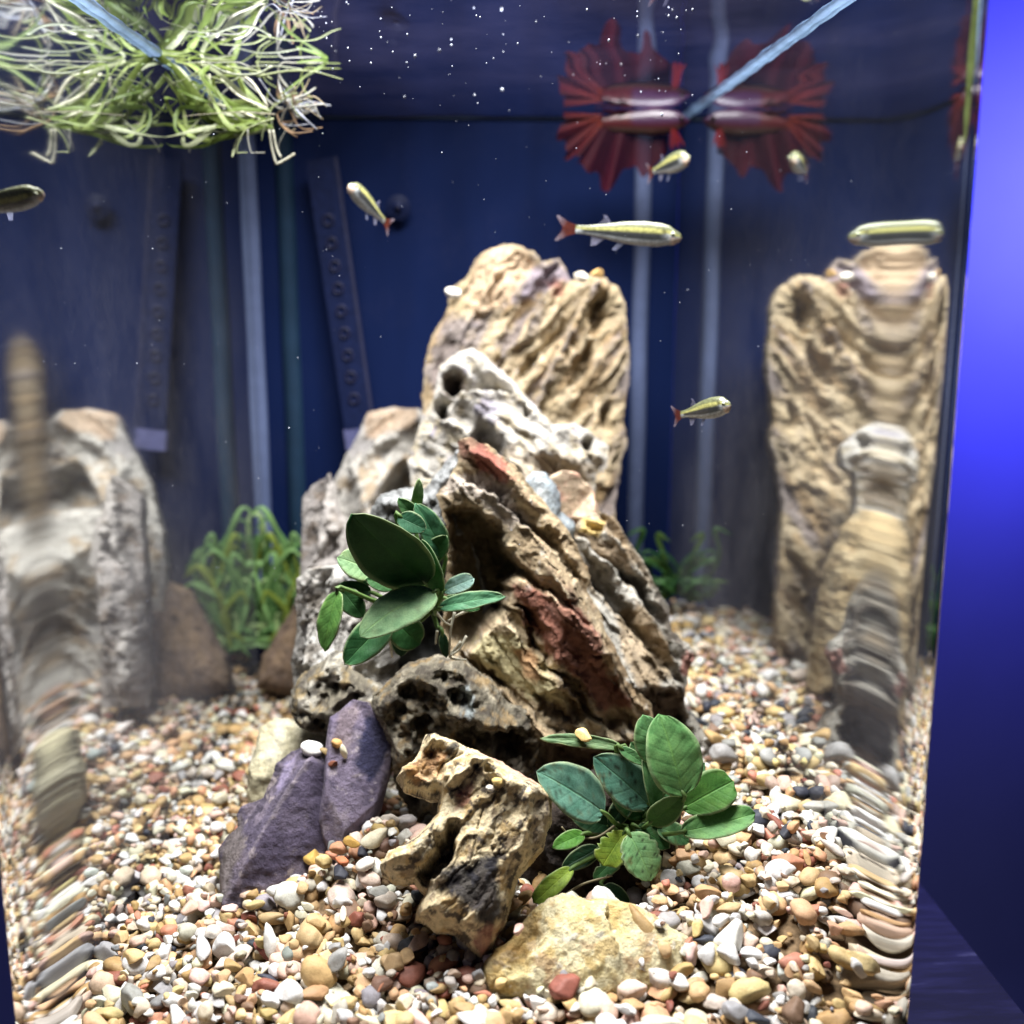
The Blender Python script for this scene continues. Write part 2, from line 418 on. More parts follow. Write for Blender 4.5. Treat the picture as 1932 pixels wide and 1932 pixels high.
# ------------------------------------------------------------------ rocks
def poly_sd(P, poly):                       # signed distance, positive inside
    d = np.full(len(P), 1e9); inside = np.zeros(len(P), bool); m = len(poly)
    for i in range(m):
        a, b = poly[i], poly[(i+1) % m]; e = b-a; w = P-a
        t = np.clip((w@e)/(e@e+1e-12), 0, 1); d = np.minimum(d, ((w-e*t[:, None])**2).sum(1))
        c = (a[1] > P[:, 1]) != (b[1] > P[:, 1])
        with np.errstate(divide='ignore', invalid='ignore'):
            xi = (b[0]-a[0])*(P[:, 1]-a[1])/(b[1]-a[1])+a[0]
        inside ^= c & (P[:, 0] < xi)
    d = np.sqrt(d); return np.where(inside, d, -d)
def line_d(P, pts):                         # distance to a polyline, side (+ left of its direction) and position along
    best = np.full(len(P), 1e9); side = np.zeros(len(P))
    for a, b in zip(pts[:-1], pts[1:]):
        e = b-a; w = P-a; t = np.clip((w@e)/(e@e+1e-12), 0, 1); q = w-e*t[:, None]; dd = np.sqrt((q**2).sum(1))
        cr = e[0]*w[:, 1]-e[1]*w[:, 0]; m = dd < best; best = np.where(m, dd, best); side = np.where(m, np.sign(cr)*dd, side)
    return best, side
rock_shapes = []                            # outlines, to know which pebbles hide behind them
def rock(name, label, outline, base=None, depth=None, tilt=0, yaw=0, Tf=3., Tb=5., R=2.5, planes=None, feats=(),
         grain=None, rough=.10, lumps=.13, pits=0., jitter=.12, plates=0., strata=None, facet=0, palette=((150, 140, 120),), mixes=(), patches=(), seed=1, step=3.2, group=None):
    P0 = ground(*base) if base else at(*np.mean(np.array(outline), 0), depth)
    if base and depth: P0 = at(base[0], base[1], depth)
    t, yw = math.radians(tilt), math.radians(yaw)
    Rz = np.array([[math.cos(yw), -math.sin(yw), 0], [math.sin(yw), math.cos(yw), 0], [0, 0, 1]])
    N = Rz@np.array([0, -math.cos(t), math.sin(t)]); Vv = Rz@np.array([0, math.sin(t), math.cos(t)]); Uv = Rz@np.array([1., 0, 0])
    def loc(x, y):
        r = ray(x, y); k = ((P0-C0)@N)/(r@N); p = C0+r*k-P0; return np.array([p@Uv, p@Vv])
    k_px = (P0[1])/FPX                      # cm per picture unit here
    poly = np.array([loc(*p) for p in outline]); rock_shapes.append((np.array(outline, float), P0[1]))
    g = step/1.118*k_px
    lo, hi = poly.min(0)-3*g, poly.max(0)+3*g
    us = np.arange(lo[0], hi[0], g); vs = np.arange(lo[1], hi[1], g); nu, nv = len(us), len(vs)
    UU, VV = np.meshgrid(us, vs); Q = np.stack([UU.ravel(), VV.ravel()], -1)
    def jit(Q):
        q3 = np.stack([Q[:, 0], np.full(len(Q), seed*3.7), Q[:, 1]], -1)
        return poly_sd(Q, poly)+jitter*(fbm(q3*1.1, 4, seed)*1.6)-jitter*.3
    d = jit(Q); D = d.reshape(nv, nu)
    gv, gu = np.gradient(D, g); gn = np.sqrt(gu**2+gv**2)+1e-6
    ins = D > 0
    dil = ins.copy()
    dil[1:] |= ins[:-1]; dil[:-1] |= ins[1:]; dil[:, 1:] |= dil[:, :-1].copy(); dil[:, :-1] |= dil[:, 1:].copy()
    snap = dil & ~ins
    off = np.where(snap, np.clip(-D, 0, 1.6*g), 0)
    Q = np.stack([(UU+gu/gn*off).ravel(), (VV+gv/gn*off).ravel()], -1)
    d = np.where(snap.ravel(), 0, np.maximum(d, 0))
    q3 = np.stack([Q[:, 0]+seed*11.1, np.full(len(Q), seed*5.3), Q[:, 1]], -1)
    s = np.clip(d/R, 0, 1); H = Tf*np.sqrt(1-(1-s)**2)
    if planes:
        hp = np.full(len(Q), 1e9)
        for pl in planes:                   # three (x, y, height) points each
            A = np.array([[*loc(x, y), 1] for x, y, h in pl]); co = np.linalg.solve(A, np.array([h for _, _, h in pl], float))
            hp = np.minimum(hp, Q@co[:2]+co[2])
        hp = hp+.07*fbm(q3*.9, 3, seed+9)
        H = np.minimum(H*1.0+.15, np.maximum(hp, .05))*np.sqrt(np.clip(d/.35, 0, 1))
    if facet:                               # broken flat faces: planes touching the swelling stone, the lowest one counts
        Hg = H.reshape(nv, nu); dv_, du_ = np.gradient(Hg, g); rg_ = np.random.default_rng(seed+500)
        cand = np.flatnonzero(d > .12*R); hf = np.full(len(Q), 1e9)
        for c_ in rg_.choice(cand, facet):
            gu_, gv_ = np.clip(du_.ravel()[c_], -2.2, 2.2)*.9+rg_.normal(0, .38), np.clip(dv_.ravel()[c_], -2.2, 2.2)*.9+rg_.normal(0, .38)
            hf = np.minimum(hf, H[c_]+abs(rg_.normal(0, .10*Tf))+(Q[:, 0]-Q[c_, 0])*gu_+(Q[:, 1]-Q[c_, 1])*gv_)
        H = np.minimum(np.maximum(hf, .02), H*1.1+.1)*np.sqrt(np.clip(d/.3, 0, 1))
    e = sstep(0, .7, d)
    wob = np.stack([fbm(q3*1.3, 3, seed+31), fbm(q3*1.3+50, 3, seed+32)], -1)*.35
    Qw = Q+wob
    for ft in feats:
        k = ft[0]
        if k == 'ridge':
            pts = [loc(*p) for p in ft[1]]; dl, sd = line_d(Qw, pts); H = H+e*ft[3]*np.exp(-(dl/ft[2])**2)
        elif k == 'ledge':                  # the left side of the line stands proud, falling back sharply on the right
            pts = [loc(*p) for p in ft[1]]; dl, sd = line_d(Qw, pts); w = ft[2]
            H = H+e*ft[3]*np.where(sd > 0, np.exp(-(dl/(w*5))), 0)*sstep(-.02, .12, sd)
            H = H-e*ft[3]*.6*np.where(sd <= 0, np.exp(-(dl/(w*2.0))**2), 0)
        elif k == 'pit':
            c = loc(*ft[1]); rx, ry = ft[2][0]*k_px, ft[2][1]*k_px; a = math.radians(ft[3])
            w = Qw-c; x = (w[:, 0]*math.cos(a)+w[:, 1]*math.sin(a))/rx; y = (-w[:, 0]*math.sin(a)+w[:, 1]*math.cos(a))/ry
            H = H-e*ft[4]*sstep(1.15, .55, np.sqrt(x*x+y*y))
        elif k == 'carve':
            pg = np.array([loc(*p) for p in ft[1]]); sd = poly_sd(Qw, pg); H = H-e*ft[2]*sstep(-ft[3]*.3, ft[3], sd)
    if grain:
        ang, scale, amp, stretch = grain; a = math.radians(ang)
        al = Qw[:, 0]*math.cos(a)+Qw[:, 1]*math.sin(a); ac = -Qw[:, 0]*math.sin(a)+Qw[:, 1]*math.cos(a)
        gq = np.stack([al*scale/stretch, np.full(len(Q), seed*2.2), ac*scale], -1)
        rg = ridged(gq, 4, seed+3); H = H+e*amp*(rg-.55)*2
        if strata:                          # layers that rise slowly and break off sharply
            for fq, am, sd2 in ((strata[0], strata[1], 0), (strata[0]*2.3, strata[1]*.38, 5)):
                ph = ac*fq+.55*fbm(np.stack([al*.22, np.full(len(Q), seed+sd2), ac*.25], -1), 3, seed+51+sd2)*2+.06*fbm(q3*2.5, 3, seed+52)
                fl_ = np.floor(ph); p_ = ph-fl_; sw = np.where(p_ < .93, 1-p_/.93, sstep(.93, 1., p_))
                md = .35+.65*sstep(-.25, .3, fbm(np.stack([al*.3, fl_*7.7+sd2, fl_*0], -1), 2, seed+53))
                H = H+e*am*md*(sw-.5)
        if plates:
            wq = np.stack([al*.42+.3*wob[:, 0]*2, np.full(len(Q), seed*1.3), ac*1.0+.3*wob[:, 1]*2], -1)
            f1, f2, cid = worley(wq, seed+8); H = H+e*plates*(cid-.5)*2-e*plates*.5*sstep(.12, 0, f2-f1)
            f1, f2, cid = worley(wq*2.3+5, seed+9); H = H+e*plates*.4*(cid-.5)*2
    if lumps: H = H+e*lumps*fbm(q3*.55, 3, seed+5)*1.5
    if pits:
        f1, f2, _ = worley(q3*1.0+.5*np.stack([fbm(q3*1.7, 2, 5), fbm(q3*1.7+9, 2, 6), 0*d], -1), seed)
        H = H-e*pits*sstep(.55, .15, f1)
        f1, f2, _ = worley(q3*2.3, seed+1); H = H-e*pits*.45*sstep(.5, .12, f1)
    Hb = Tb*np.sqrt(1-(1-np.clip(d/max(R, Tb*.7), 0, 1))**2)*(1+.25*fbm(q3*.4, 2, seed+77))+.4*e*fbm(q3*.9+30, 3, seed+12)
    H = np.where(d <= 0, 0, np.maximum(H, -.8*Hb)); 
    front = P0+Q[:, :1]*Uv+Q[:, 1:]*Vv+H[:, None]*N
    back = P0+Q[:, :1]*Uv+Q[:, 1:]*Vv-np.maximum(Hb, 0)[:, None]*N
    use = dil.ravel(); fid = np.full(len(Q), -1); fid[use] = np.arange(use.sum()); nf = use.sum()
    inn = use & (d > 0); bid = fid.copy(); bid[inn] = nf+np.arange(inn.sum())
    V = np.vstack([front[use], back[inn]])
    ix = np.arange(nu*nv).reshape(nv, nu); cell = np.stack([ix[:-1, :-1], ix[:-1, 1:], ix[1:, 1:], ix[1:, :-1]], -1).reshape(-1, 4)
    cell = cell[(use[cell].all(1)) & (d[cell] > 0).any(1)]
    faces = np.vstack([fid[cell], bid[cell][:, ::-1]])
    # fine relief along the normals
    fn = np.cross(V[faces[:, 2]]-V[faces[:, 0]], V[faces[:, 3]]-V[faces[:, 1]])
    vn = np.zeros_like(V)
    for k in range(4): np.add.at(vn, faces[:, k], fn)
    vn /= np.linalg.norm(vn, axis=1, keepdims=True)+1e-9
    w3 = V+seed*3.3
    disp = rough*(fbm(w3*2.2, 5, seed+41, .6)*1.0+.8*(ridged(w3*1.5, 4, seed+43, .55)-.6))
    V = V+vn*disp[:, None]
    # stone colours, plus patches that darken pits, hollows and undercut feet
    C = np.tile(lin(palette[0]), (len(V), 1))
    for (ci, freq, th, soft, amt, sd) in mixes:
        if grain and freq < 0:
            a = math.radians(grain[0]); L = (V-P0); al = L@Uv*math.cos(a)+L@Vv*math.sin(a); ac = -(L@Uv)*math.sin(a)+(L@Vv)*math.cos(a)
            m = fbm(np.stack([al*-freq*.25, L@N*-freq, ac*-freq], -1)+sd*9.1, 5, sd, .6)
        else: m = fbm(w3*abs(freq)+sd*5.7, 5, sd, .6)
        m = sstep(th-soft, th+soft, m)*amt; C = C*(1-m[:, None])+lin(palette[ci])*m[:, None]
    L2 = np.stack([(V-P0)@Uv, (V-P0)@Vv], -1)
    wn = fbm(w3*1.1, 5, seed+61, .65)
    for (pg, colr, soft, amt) in patches:
        pp = np.array([loc(*p) for p in pg]); sd = poly_sd(L2, pp)+wn*soft*1.6
        m = sstep(-soft*.5, soft*.5, sd)*amt
        C = C*(1-m[:, None])+lin(colr)*m[:, None]
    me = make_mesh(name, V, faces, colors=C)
    return obj(name, me, ROCK, None, label, 'rock', group)

TAN, OCH, CRM, GRY, DGR, PAL, BRN, RED, BLK = (186, 162, 118), (178, 140, 74), (214, 200, 164), (140, 136, 132), (84, 80, 76), (208, 206, 200), (104, 80, 58), (132, 70, 58), (34, 33, 36)
PG = 'rocks piled in the middle of the tank'
rock('tall_rock', 'tall tan pitted rock standing at the back of the pile', [(798, 700), (812, 640), (840, 590), (850, 545), (880, 520), (905, 478), (935, 465), (965, 460), (1005, 473), (1022, 492), (1055, 486), (1068, 505), (1078, 528), (1100, 520), (1130, 518), (1165, 540), (1181, 570), (1184, 620), (1190, 690), (1178, 790), (1185, 830), (1172, 880), (1162, 950), (1170, 1120), (1175, 1260), (900, 1280), (800, 1280), (790, 950), (795, 800)],
     base=(1000, 1140), depth=69, tilt=10, Tf=3.5, Tb=7, R=4, step=4,
     feats=[('ledge', [(1060, 500), (990, 610), (930, 720), (880, 840)], .35, .9), ('ledge', [(1120, 540), (1040, 680), (990, 800)], .3, .8),
            ('pit', (1127, 590), (15, 50), -12, 1.6), ('pit', (997, 690), (13, 36), -32, 1.4), ('pit', (1096, 690), (14, 44), -24, 1.1), ('pit', (1144, 785), (11, 36), -8, 1.3), ('pit', (1045, 640), (10, 40), -35, .7)],
     grain=(58, .75, .5, 5), rough=.10, pits=.1, plates=0.2, strata=(.33, .8), facet=26, palette=[(176, 158, 126), (190, 174, 146), (150, 122, 84), (134, 126, 128), (104, 86, 66)],
     mixes=[(1, .35, 0, .25, .9, 3), (2, -.8, .12, .15, .7, 4), (3, -.6, .18, .12, .8, 5), (4, 1.1, .28, .12, .6, 6)],
     patches=[([(895, 500), (935, 468), (1000, 475), (1010, 505), (960, 560), (900, 600), (880, 560)], (205, 180, 150), .5, .95),
              ([(1010, 505), (1055, 488), (1075, 530), (1010, 560), (960, 575)], (140, 130, 140), .4, .9), ([(800, 700), (850, 590), (900, 610), (860, 680), (830, 760)], (128, 120, 122), .6, .8),
              ([(1035, 530), (1062, 530), (1062, 560), (1040, 562)], (160, 100, 90), .3, .7)], seed=3, group=PG)
rock('pale_rock', 'pale grey-white hollowed rock in front of the tall tan rock', [(790, 800), (816, 750), (829, 692), (860, 668), (891, 655), (912, 668), (959, 704), (1005, 759), (1042, 803), (1083, 797), (1109, 811), (1150, 844), (1146, 881), (1126, 896), (1124, 940), (1130, 1010), (1140, 1250), (900, 1260), (800, 1200), (780, 950), (770, 870)],
     base=(960, 1130), depth=61, tilt=16, Tf=4, Tb=5, R=3.2, step=3.6,
     feats=[('ridge', [(891, 662), (960, 715), (1005, 770)], .5, .8), ('ledge', [(1005, 765), (950, 742), (870, 740), (848, 770)], .4, 1.1), ('pit', (853, 722), (24, 24), 0, 2.6), ('pit', (833, 775), (13, 25), 20, 2.0), ('carve', [(880, 850), (905, 790), (945, 830), (960, 900), (900, 920)], 2.6, .4),
            ('pit', (996, 775), (13, 22), -25, 1.6), ('pit', (1108, 838), (12, 16), 0, 1.6), ('ridge', [(905, 780), (990, 860), (1090, 870)], .6, .7)],
     grain=(-40, .6, .34, 3), rough=.075, pits=.12, plates=0.1, strata=(.4, .5), facet=26, palette=[(174, 170, 162), (188, 184, 176), (172, 160, 134), (132, 128, 146), (92, 84, 80)],
     mixes=[(1, .4, .0, .2, .9, 11), (2, .9, .12, .12, .8, 12), (3, .8, .22, .08, .75, 13), (4, 1.4, .34, .1, .5, 14)],
     patches=[([(840, 700), (875, 700), (880, 745), (835, 745)], (120, 104, 92), .3, .8), ([(940, 850), (1120, 870), (1120, 950), (960, 950)], (176, 158, 130), .7, .6)], seed=7, group=PG)
rock('slab_rock', 'pale grey slab sloping down to the left beside the white rock', [(692, 776), (735, 768), (790, 770), (830, 800), (880, 840), (900, 900), (880, 960), (870, 1340), (610, 1340), (600, 1080), (606, 1000), (625, 915), (645, 872), (668, 835)],
     base=(740, 1180), depth=71, tilt=14, Tf=3.6, Tb=7, R=3, step=3.6,
     feats=[('carve', [(735, 900), (760, 868), (790, 880), (830, 930), (800, 960), (700, 960), (712, 930)], 3.0, .35), ('ridge', [(790, 790), (700, 850), (640, 920)], .5, .7), ('pit', (836, 868), (10, 16), 0, 1.4), ('ridge', [(800, 850), (820, 900), (850, 920)], .3, .6)],
     grain=(-125, .6, .3, 4), rough=.06, plates=0.1, strata=(.4, .45), facet=20, palette=[(186, 182, 174), (206, 202, 194), (176, 152, 118), (126, 122, 124)],
     mixes=[(1, .4, 0, .2, .9, 21), (2, .7, .15, .12, .7, 22), (3, -.9, .2, .1, .7, 23)], patches=[([(690, 775), (790, 768), (780, 810), (690, 830)], (176, 148, 118), .4, .7)], seed=11, group=PG)
rock('pointed_rock', 'grey pointed rock at the far left of the pile', [(568, 942), (590, 915), (622, 893), (632, 915), (640, 960), (662, 1000), (670, 1060), (655, 1100), (660, 1330), (572, 1330), (564, 1110), (566, 1050), (570, 1000)],
     base=(605, 1190), depth=66, tilt=8, Tf=2.8, Tb=6, R=1.6, feats=[('ledge', [(622, 893), (612, 960), (590, 1060)], .3, .6), ('carve', [(620, 1000), (645, 1000), (640, 1060), (600, 1060)], .9, .3)], grain=(-110, .9, .35, 3), rough=.09,
     plates=0.25, facet=14, palette=[(160, 154, 150), (190, 184, 178), (120, 106, 92)], mixes=[(1, .5, 0, .2, .9, 31), (2, .9, .15, .1, .8, 32)], seed=13, group=PG)
rock('brown_rock', 'smooth brown sloping rock at the left foot of the pile', [(640, 1080), (575, 1110), (530, 1180), (495, 1240), (482, 1300), (600, 1330), (690, 1300), (690, 1100)],
     base=(560, 1280), depth=71, tilt=25, Tf=1.8, Tb=6, R=2.5, grain=(-120, .8, .2, 4), rough=.08, palette=[(138, 118, 102), (160, 136, 110), (104, 90, 82)], mixes=[(1, .6, .05, .2, .8, 35), (2, 1.1, .2, .1, .7, 36)], seed=17, group=PG)
rock('upright_rock', 'weathered light grey upright rock left of the upper plant', [(559, 1092), (575, 1076), (632, 1070), (690, 1060), (730, 1080), (750, 1200), (740, 1330), (640, 1360), (552, 1350), (550, 1250), (557, 1160)],
     base=(640, 1350), depth=53, tilt=4, yaw=-14, Tf=2.2, Tb=4, R=1.8, feats=[('ledge', [(628, 1075), (612, 1140), (592, 1220), (585, 1300)], .25, .6), ('carve', [(605, 1150), (640, 1110), (650, 1200), (600, 1280), (588, 1230)], .7, .3)], grain=(-105, .9, .4, 3), rough=.1,
     plates=0.14, strata=(.6, .5), facet=18, palette=[(168, 164, 158), (190, 188, 182), (112, 104, 94), (70, 66, 62)], mixes=[(1, .5, 0, .2, .9, 41), (2, 1.0, .1, .1, .8, 42), (3, 1.3, .26, .08, .8, 43)], seed=19, group=PG)
rock('shaded_rock', 'dark grey rock behind the upper plant', [(700, 955), (718, 932), (760, 922), (800, 920), (822, 895), (845, 865), (866, 850), (876, 900), (860, 950), (900, 1050), (930, 1150), (930, 1330), (700, 1350), (650, 1300), (640, 1060), (690, 1000)],
     base=(790, 1350), depth=53.5, tilt=6, Tf=1.6, Tb=4, R=1.8, feats=[('ridge', [(720, 945), (790, 940), (850, 880)], .4, .9), ('carve', [(690, 1012), (900, 1010), (930, 1320), (690, 1320)], 4.8, .5)], grain=(-60, .9, .35, 2), rough=.12,
     plates=0.2, strata=(.5, .5), facet=16, palette=[(136, 138, 138), (170, 172, 170), (84, 84, 82), (60, 58, 54)], mixes=[(1, .8, .05, .12, .9, 45), (2, 1.2, .12, .1, .8, 46), (3, .5, .2, .2, .7, 47)], seed=23, group=PG)
rock('knob_rock', 'small blue-grey knob of rock behind the red-topped rock', [(990, 905), (1005, 890), (1030, 890), (1050, 915), (1062, 960), (1085, 990), (1080, 1060), (1000, 1060)], base=(1040, 1040), depth=55, Tf=1.6, Tb=2, R=1.1, rough=.08,
     facet=10, palette=[(142, 152, 158), (96, 100, 102), (182, 188, 190)], mixes=[(1, 1.2, .1, .12, .8, 51), (2, .9, .15, .1, .7, 52)], seed=29, group=PG)
rock('pink_rock', 'rounded pinkish rock behind the grey leaning rock', [(1035, 900), (1060, 888), (1090, 892), (1120, 925), (1135, 975), (1150, 1080), (1050, 1080), (1040, 980)], base=(1090, 1060), depth=57, Tf=2., Tb=2.5, R=1.5, rough=.06,
     facet=10, palette=[(198, 176, 150), (190, 142, 124), (150, 128, 110)], mixes=[(1, .9, .08, .15, .8, 55), (2, 1.4, .22, .1, .6, 56)], seed=31, group=PG)
rock('filler_rock', 'tan filler rock added behind the grey leaning rock to fill its reflection', [(1050, 980), (1090, 962), (1130, 965), (1165, 1005), (1195, 1080), (1215, 1190), (1230, 1310), (1050, 1320)], base=(1130, 1200), depth=60, tilt=8, Tf=2., Tb=6, R=2, rough=.1,
     palette=[(190, 168, 128), (206, 188, 152), (150, 122, 84)], mixes=[(1, .6, .05, .15, .8, 58), (2, 1.2, .2, .1, .7, 59)], seed=33, group=PG)  # unseen filler added to bulk out the pile's reflection in the side glass
rock('leaning_rock', 'grey layered rock leaning on the right side of the pile', [(1078, 1005), (1092, 984), (1115, 966), (1140, 967), (1165, 985), (1190, 1020), (1215, 1060), (1245, 1110), (1264, 1150), (1270, 1190), (1300, 1214), (1315, 1240), (1302, 1268), (1290, 1325), (1322, 1372), (1366, 1430), (1335, 1445), (1300, 1480), (1180, 1500), (1080, 1450), (1060, 1250), (1070, 1100)],
     base=(1210, 1470), depth=52, tilt=14, Tf=2.8, Tb=5, R=1.8, step=3,
     feats=[('ledge', [(1268, 1240), (1200, 1120), (1140, 1060), (1090, 1010)], .3, 1.1), ('ledge', [(1310, 1250), (1245, 1130), (1190, 1040), (1130, 975)], .25, .6), ('ledge', [(1310, 1300), (1260, 1275), (1180, 1180), (1110, 1100)], .3, 1.2),
            ('carve', [(1165, 1070), (1215, 1090), (1262, 1180), (1230, 1170), (1170, 1100)], 1.4, .25), ('carve', [(1130, 1280), (1250, 1290), (1300, 1330), (1300, 1480), (1130, 1480)], 1.8, .5), ('pit', (1115, 994), (22, 10), -25, .5)],
     grain=(-57, .9, .36, 6), rough=.07, plates=0.16, strata=(.5, .95), facet=22, palette=[(146, 142, 132), (178, 174, 164), (152, 130, 100), (78, 64, 52), (56, 50, 46)],
     mixes=[(1, -.7, .02, .15, .9, 61), (2, -.6, .16, .12, .8, 62), (3, -1.0, .24, .1, .7, 63)],
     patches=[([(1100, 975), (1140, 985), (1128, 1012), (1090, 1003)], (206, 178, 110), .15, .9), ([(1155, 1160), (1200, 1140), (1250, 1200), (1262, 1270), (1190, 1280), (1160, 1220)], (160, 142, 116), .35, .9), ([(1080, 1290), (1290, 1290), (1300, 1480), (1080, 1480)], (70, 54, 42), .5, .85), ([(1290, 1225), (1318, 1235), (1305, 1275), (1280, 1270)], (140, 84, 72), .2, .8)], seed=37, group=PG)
rock('red_rock', 'large reddish-brown ridged rock with a dark hollow in the middle of the pile', [(820, 935), (848, 902), (862, 868), (864, 832), (885, 824), (922, 838), (960, 868), (990, 900), (1030, 950), (1060, 985), (1076, 1010), (1100, 1050), (1115, 1090), (1110, 1112), (1130, 1150), (1150, 1200), (1180, 1260), (1230, 1335), (1250, 1400), (1240, 1520), (1050, 1530), (1000, 1400), (930, 1330), (880, 1290), (850, 1250), (830, 1180), (840, 1080), (838, 990), (826, 955)],
     base=(1040, 1500), depth=49, tilt=12, Tf=3.2, Tb=5, R=2.4, step=2.7,
     feats=[('carve', [(838, 965), (880, 950), (930, 985), (985, 1080), (955, 1105), (960, 1150), (925, 1185), (880, 1230), (835, 1200), (850, 1080)], 5.0, .5),
            ('ledge', [(1100, 1108), (1040, 1040), (985, 985), (930, 925), (860, 900)], .3, .9), ('ledge', [(1118, 1092), (1075, 1010), (1020, 945), (960, 880)], .22, .8),
            ('ledge', [(1140, 1210), (1110, 1180), (1040, 1120), (960, 1080)], .3, .9), ('ledge', [(1225, 1335), (1170, 1250), (1130, 1190)], .25, .7),
            ('ledge', [(1160, 1385), (1100, 1330), (1050, 1265), (985, 1230), (962, 1170)], .25, .9), ('ledge', [(1090, 1390), (1010, 1345), (950, 1295), (890, 1255)], .3, 1.0),
            ('carve', [(975, 1130), (1010, 1150), (1040, 1220), (1035, 1250), (1000, 1220)], 1.5, .3), ('carve', [(1080, 1250), (1140, 1240), (1210, 1380), (1150, 1380)], .9, .3), ('carve', [(1000, 1290), (1060, 1285), (1110, 1340), (1080, 1360), (1010, 1330)], 1.3, .25),
            ('carve', [(1030, 1385), (1260, 1400), (1260, 1530), (1030, 1530)], 1.6, .5), ('ridge', [(1015, 935), (1060, 1000), (1075, 1050)], .25, .5), ('pit', (1010, 905), (10, 22), -35, .8)],
     grain=(-50, .9, .34, 6), rough=.06, plates=0.14, strata=(.5, 1.0), facet=30, palette=[(158, 140, 112), (188, 172, 142), (130, 108, 80), (110, 84, 70), (196, 190, 178)],
     mixes=[(1, -.7, .05, .15, .8, 71), (2, -.9, .16, .1, .8, 72), (3, -.6, .25, .12, .7, 73), (4, 1.2, .3, .08, .6, 74)],
     patches=[([(880, 850), (905, 838), (945, 860), (968, 905), (940, 915), (905, 885)], (142, 82, 70), .3, .92), ([(862, 832), (890, 826), (925, 845), (905, 852), (872, 870)], (110, 70, 60), .25, .7), ([(840, 900), (930, 890), (1000, 990), (960, 1000), (900, 940), (835, 930)], (182, 172, 164), .4, .7),
              ([(962, 1100), (1010, 1105), (1080, 1140), (1125, 1195), (1130, 1240), (1190, 1330), (1130, 1340), (1080, 1260), (1040, 1240), (990, 1170)], (124, 74, 62), .4, .85),
              ([(900, 1210), (970, 1190), (1030, 1260), (1080, 1330), (1010, 1310), (950, 1280), (890, 1240)], (198, 188, 146), .4, .9), ([(965, 1215), (1000, 1220), (1020, 1270), (985, 1265)], (160, 112, 74), .35, .75), ([(1080, 1345), (1110, 1340), (1170, 1388), (1100, 1385)], (196, 182, 148), .25, .8),
              ([(1020, 1380), (1260, 1400), (1260, 1530), (1020, 1530)], (70, 54, 42), .6, .85), ([(850, 960), (960, 1000), (960, 1150), (850, 1200)], (92, 84, 64), .6, .7)], seed=41, group=PG)  # last patches paint shade into the carved hollow and undercut foot
rock('shade_filler', 'dark brown filler rock standing in for the shade behind the lower plant', [(960, 1580), (1030, 1530), (1100, 1490), (1160, 1460), (1240, 1450), (1285, 1490), (1285, 1540), (1272, 1600), (1268, 1780), (960, 1780), (950, 1600)],
     base=(1120, 1680), depth=42.4, tilt=-4, Tf=.7, Tb=4, R=1.6, rough=.1, grain=(-60, .9, .3, 3), palette=[(44, 36, 30), (58, 46, 36), (32, 27, 25)], mixes=[(1, .9, .1, .15, .8, 81), (2, 1.1, .1, .15, .8, 82)], seed=43, group=PG)  # near-black rock added to stand in for the shaded void under the plant
rock('cratered_rock', 'dark olive-grey cratered rock at the left foot of the pile', [(552, 1300), (565, 1275), (585, 1258), (605, 1248), (630, 1229), (650, 1233), (662, 1258), (690, 1278), (722, 1300), (740, 1330), (740, 1400), (640, 1400), (590, 1385), (560, 1360), (546, 1330)],
     base=(630, 1395), depth=50, tilt=6, Tf=2.2, Tb=3, R=1.3, step=2.8, feats=[('pit', (610, 1345), (12, 16), 0, 1.0), ('pit', (660, 1310), (22, 14), 20, 1.0), ('ridge', [(575, 1270), (600, 1320), (590, 1370)], .35, .6)], rough=.16, pits=.7, lumps=.6,
     facet=14, palette=[(112, 106, 92), (172, 168, 156), (136, 116, 76), (62, 57, 52)], mixes=[(1, .8, .12, .12, .8, 91), (2, 1.0, .15, .1, .7, 92), (3, 1.2, .12, .12, .8, 93)], seed=47, group=PG)
rock('knobby_rock', 'dark knobby rock full of holes below the upper plant', [(700, 1310), (722, 1298), (752, 1270), (790, 1245), (830, 1238), (870, 1243), (897, 1265), (930, 1288), (960, 1328), (1000, 1344), (1016, 1378), (1021, 1410), (1006, 1448), (978, 1470), (960, 1530), (780, 1540), (745, 1480), (735, 1400), (710, 1350)],
     base=(860, 1530), depth=46.5, tilt=8, Tf=2.6, Tb=4, R=1.6, step=2.7, feats=[('pit', (960, 1400), (36, 26), -30, 1.6), ('pit', (800, 1350), (22, 16), 10, 1.1), ('pit', (862, 1300), (26, 16), -30, 1.2), ('ridge', [(790, 1260), (860, 1330), (900, 1330), (1000, 1360)], .4, .8), ('ridge', [(750, 1410), (790, 1380)], .4, .8), ('pit', (905, 1425), (24, 14), 0, 1.2), ('ridge', [(890, 1280), (905, 1330), (960, 1350)], .3, .6)],
     rough=.17, pits=.75, lumps=.7, facet=18, palette=[(104, 98, 84), (168, 160, 140), (130, 106, 66), (58, 52, 46), (150, 158, 160)], mixes=[(1, .8, .12, .12, .85, 95), (2, 1.0, .14, .1, .7, 96), (3, 1.2, .12, .12, .8, 97)],
     patches=[([(868, 1285), (885, 1275), (897, 1295), (890, 1325), (870, 1320)], (158, 166, 166), .12, .9), ([(940, 1380), (1010, 1390), (1000, 1450), (920, 1430)], (54, 46, 38), .4, .8)], seed=53, group=PG)
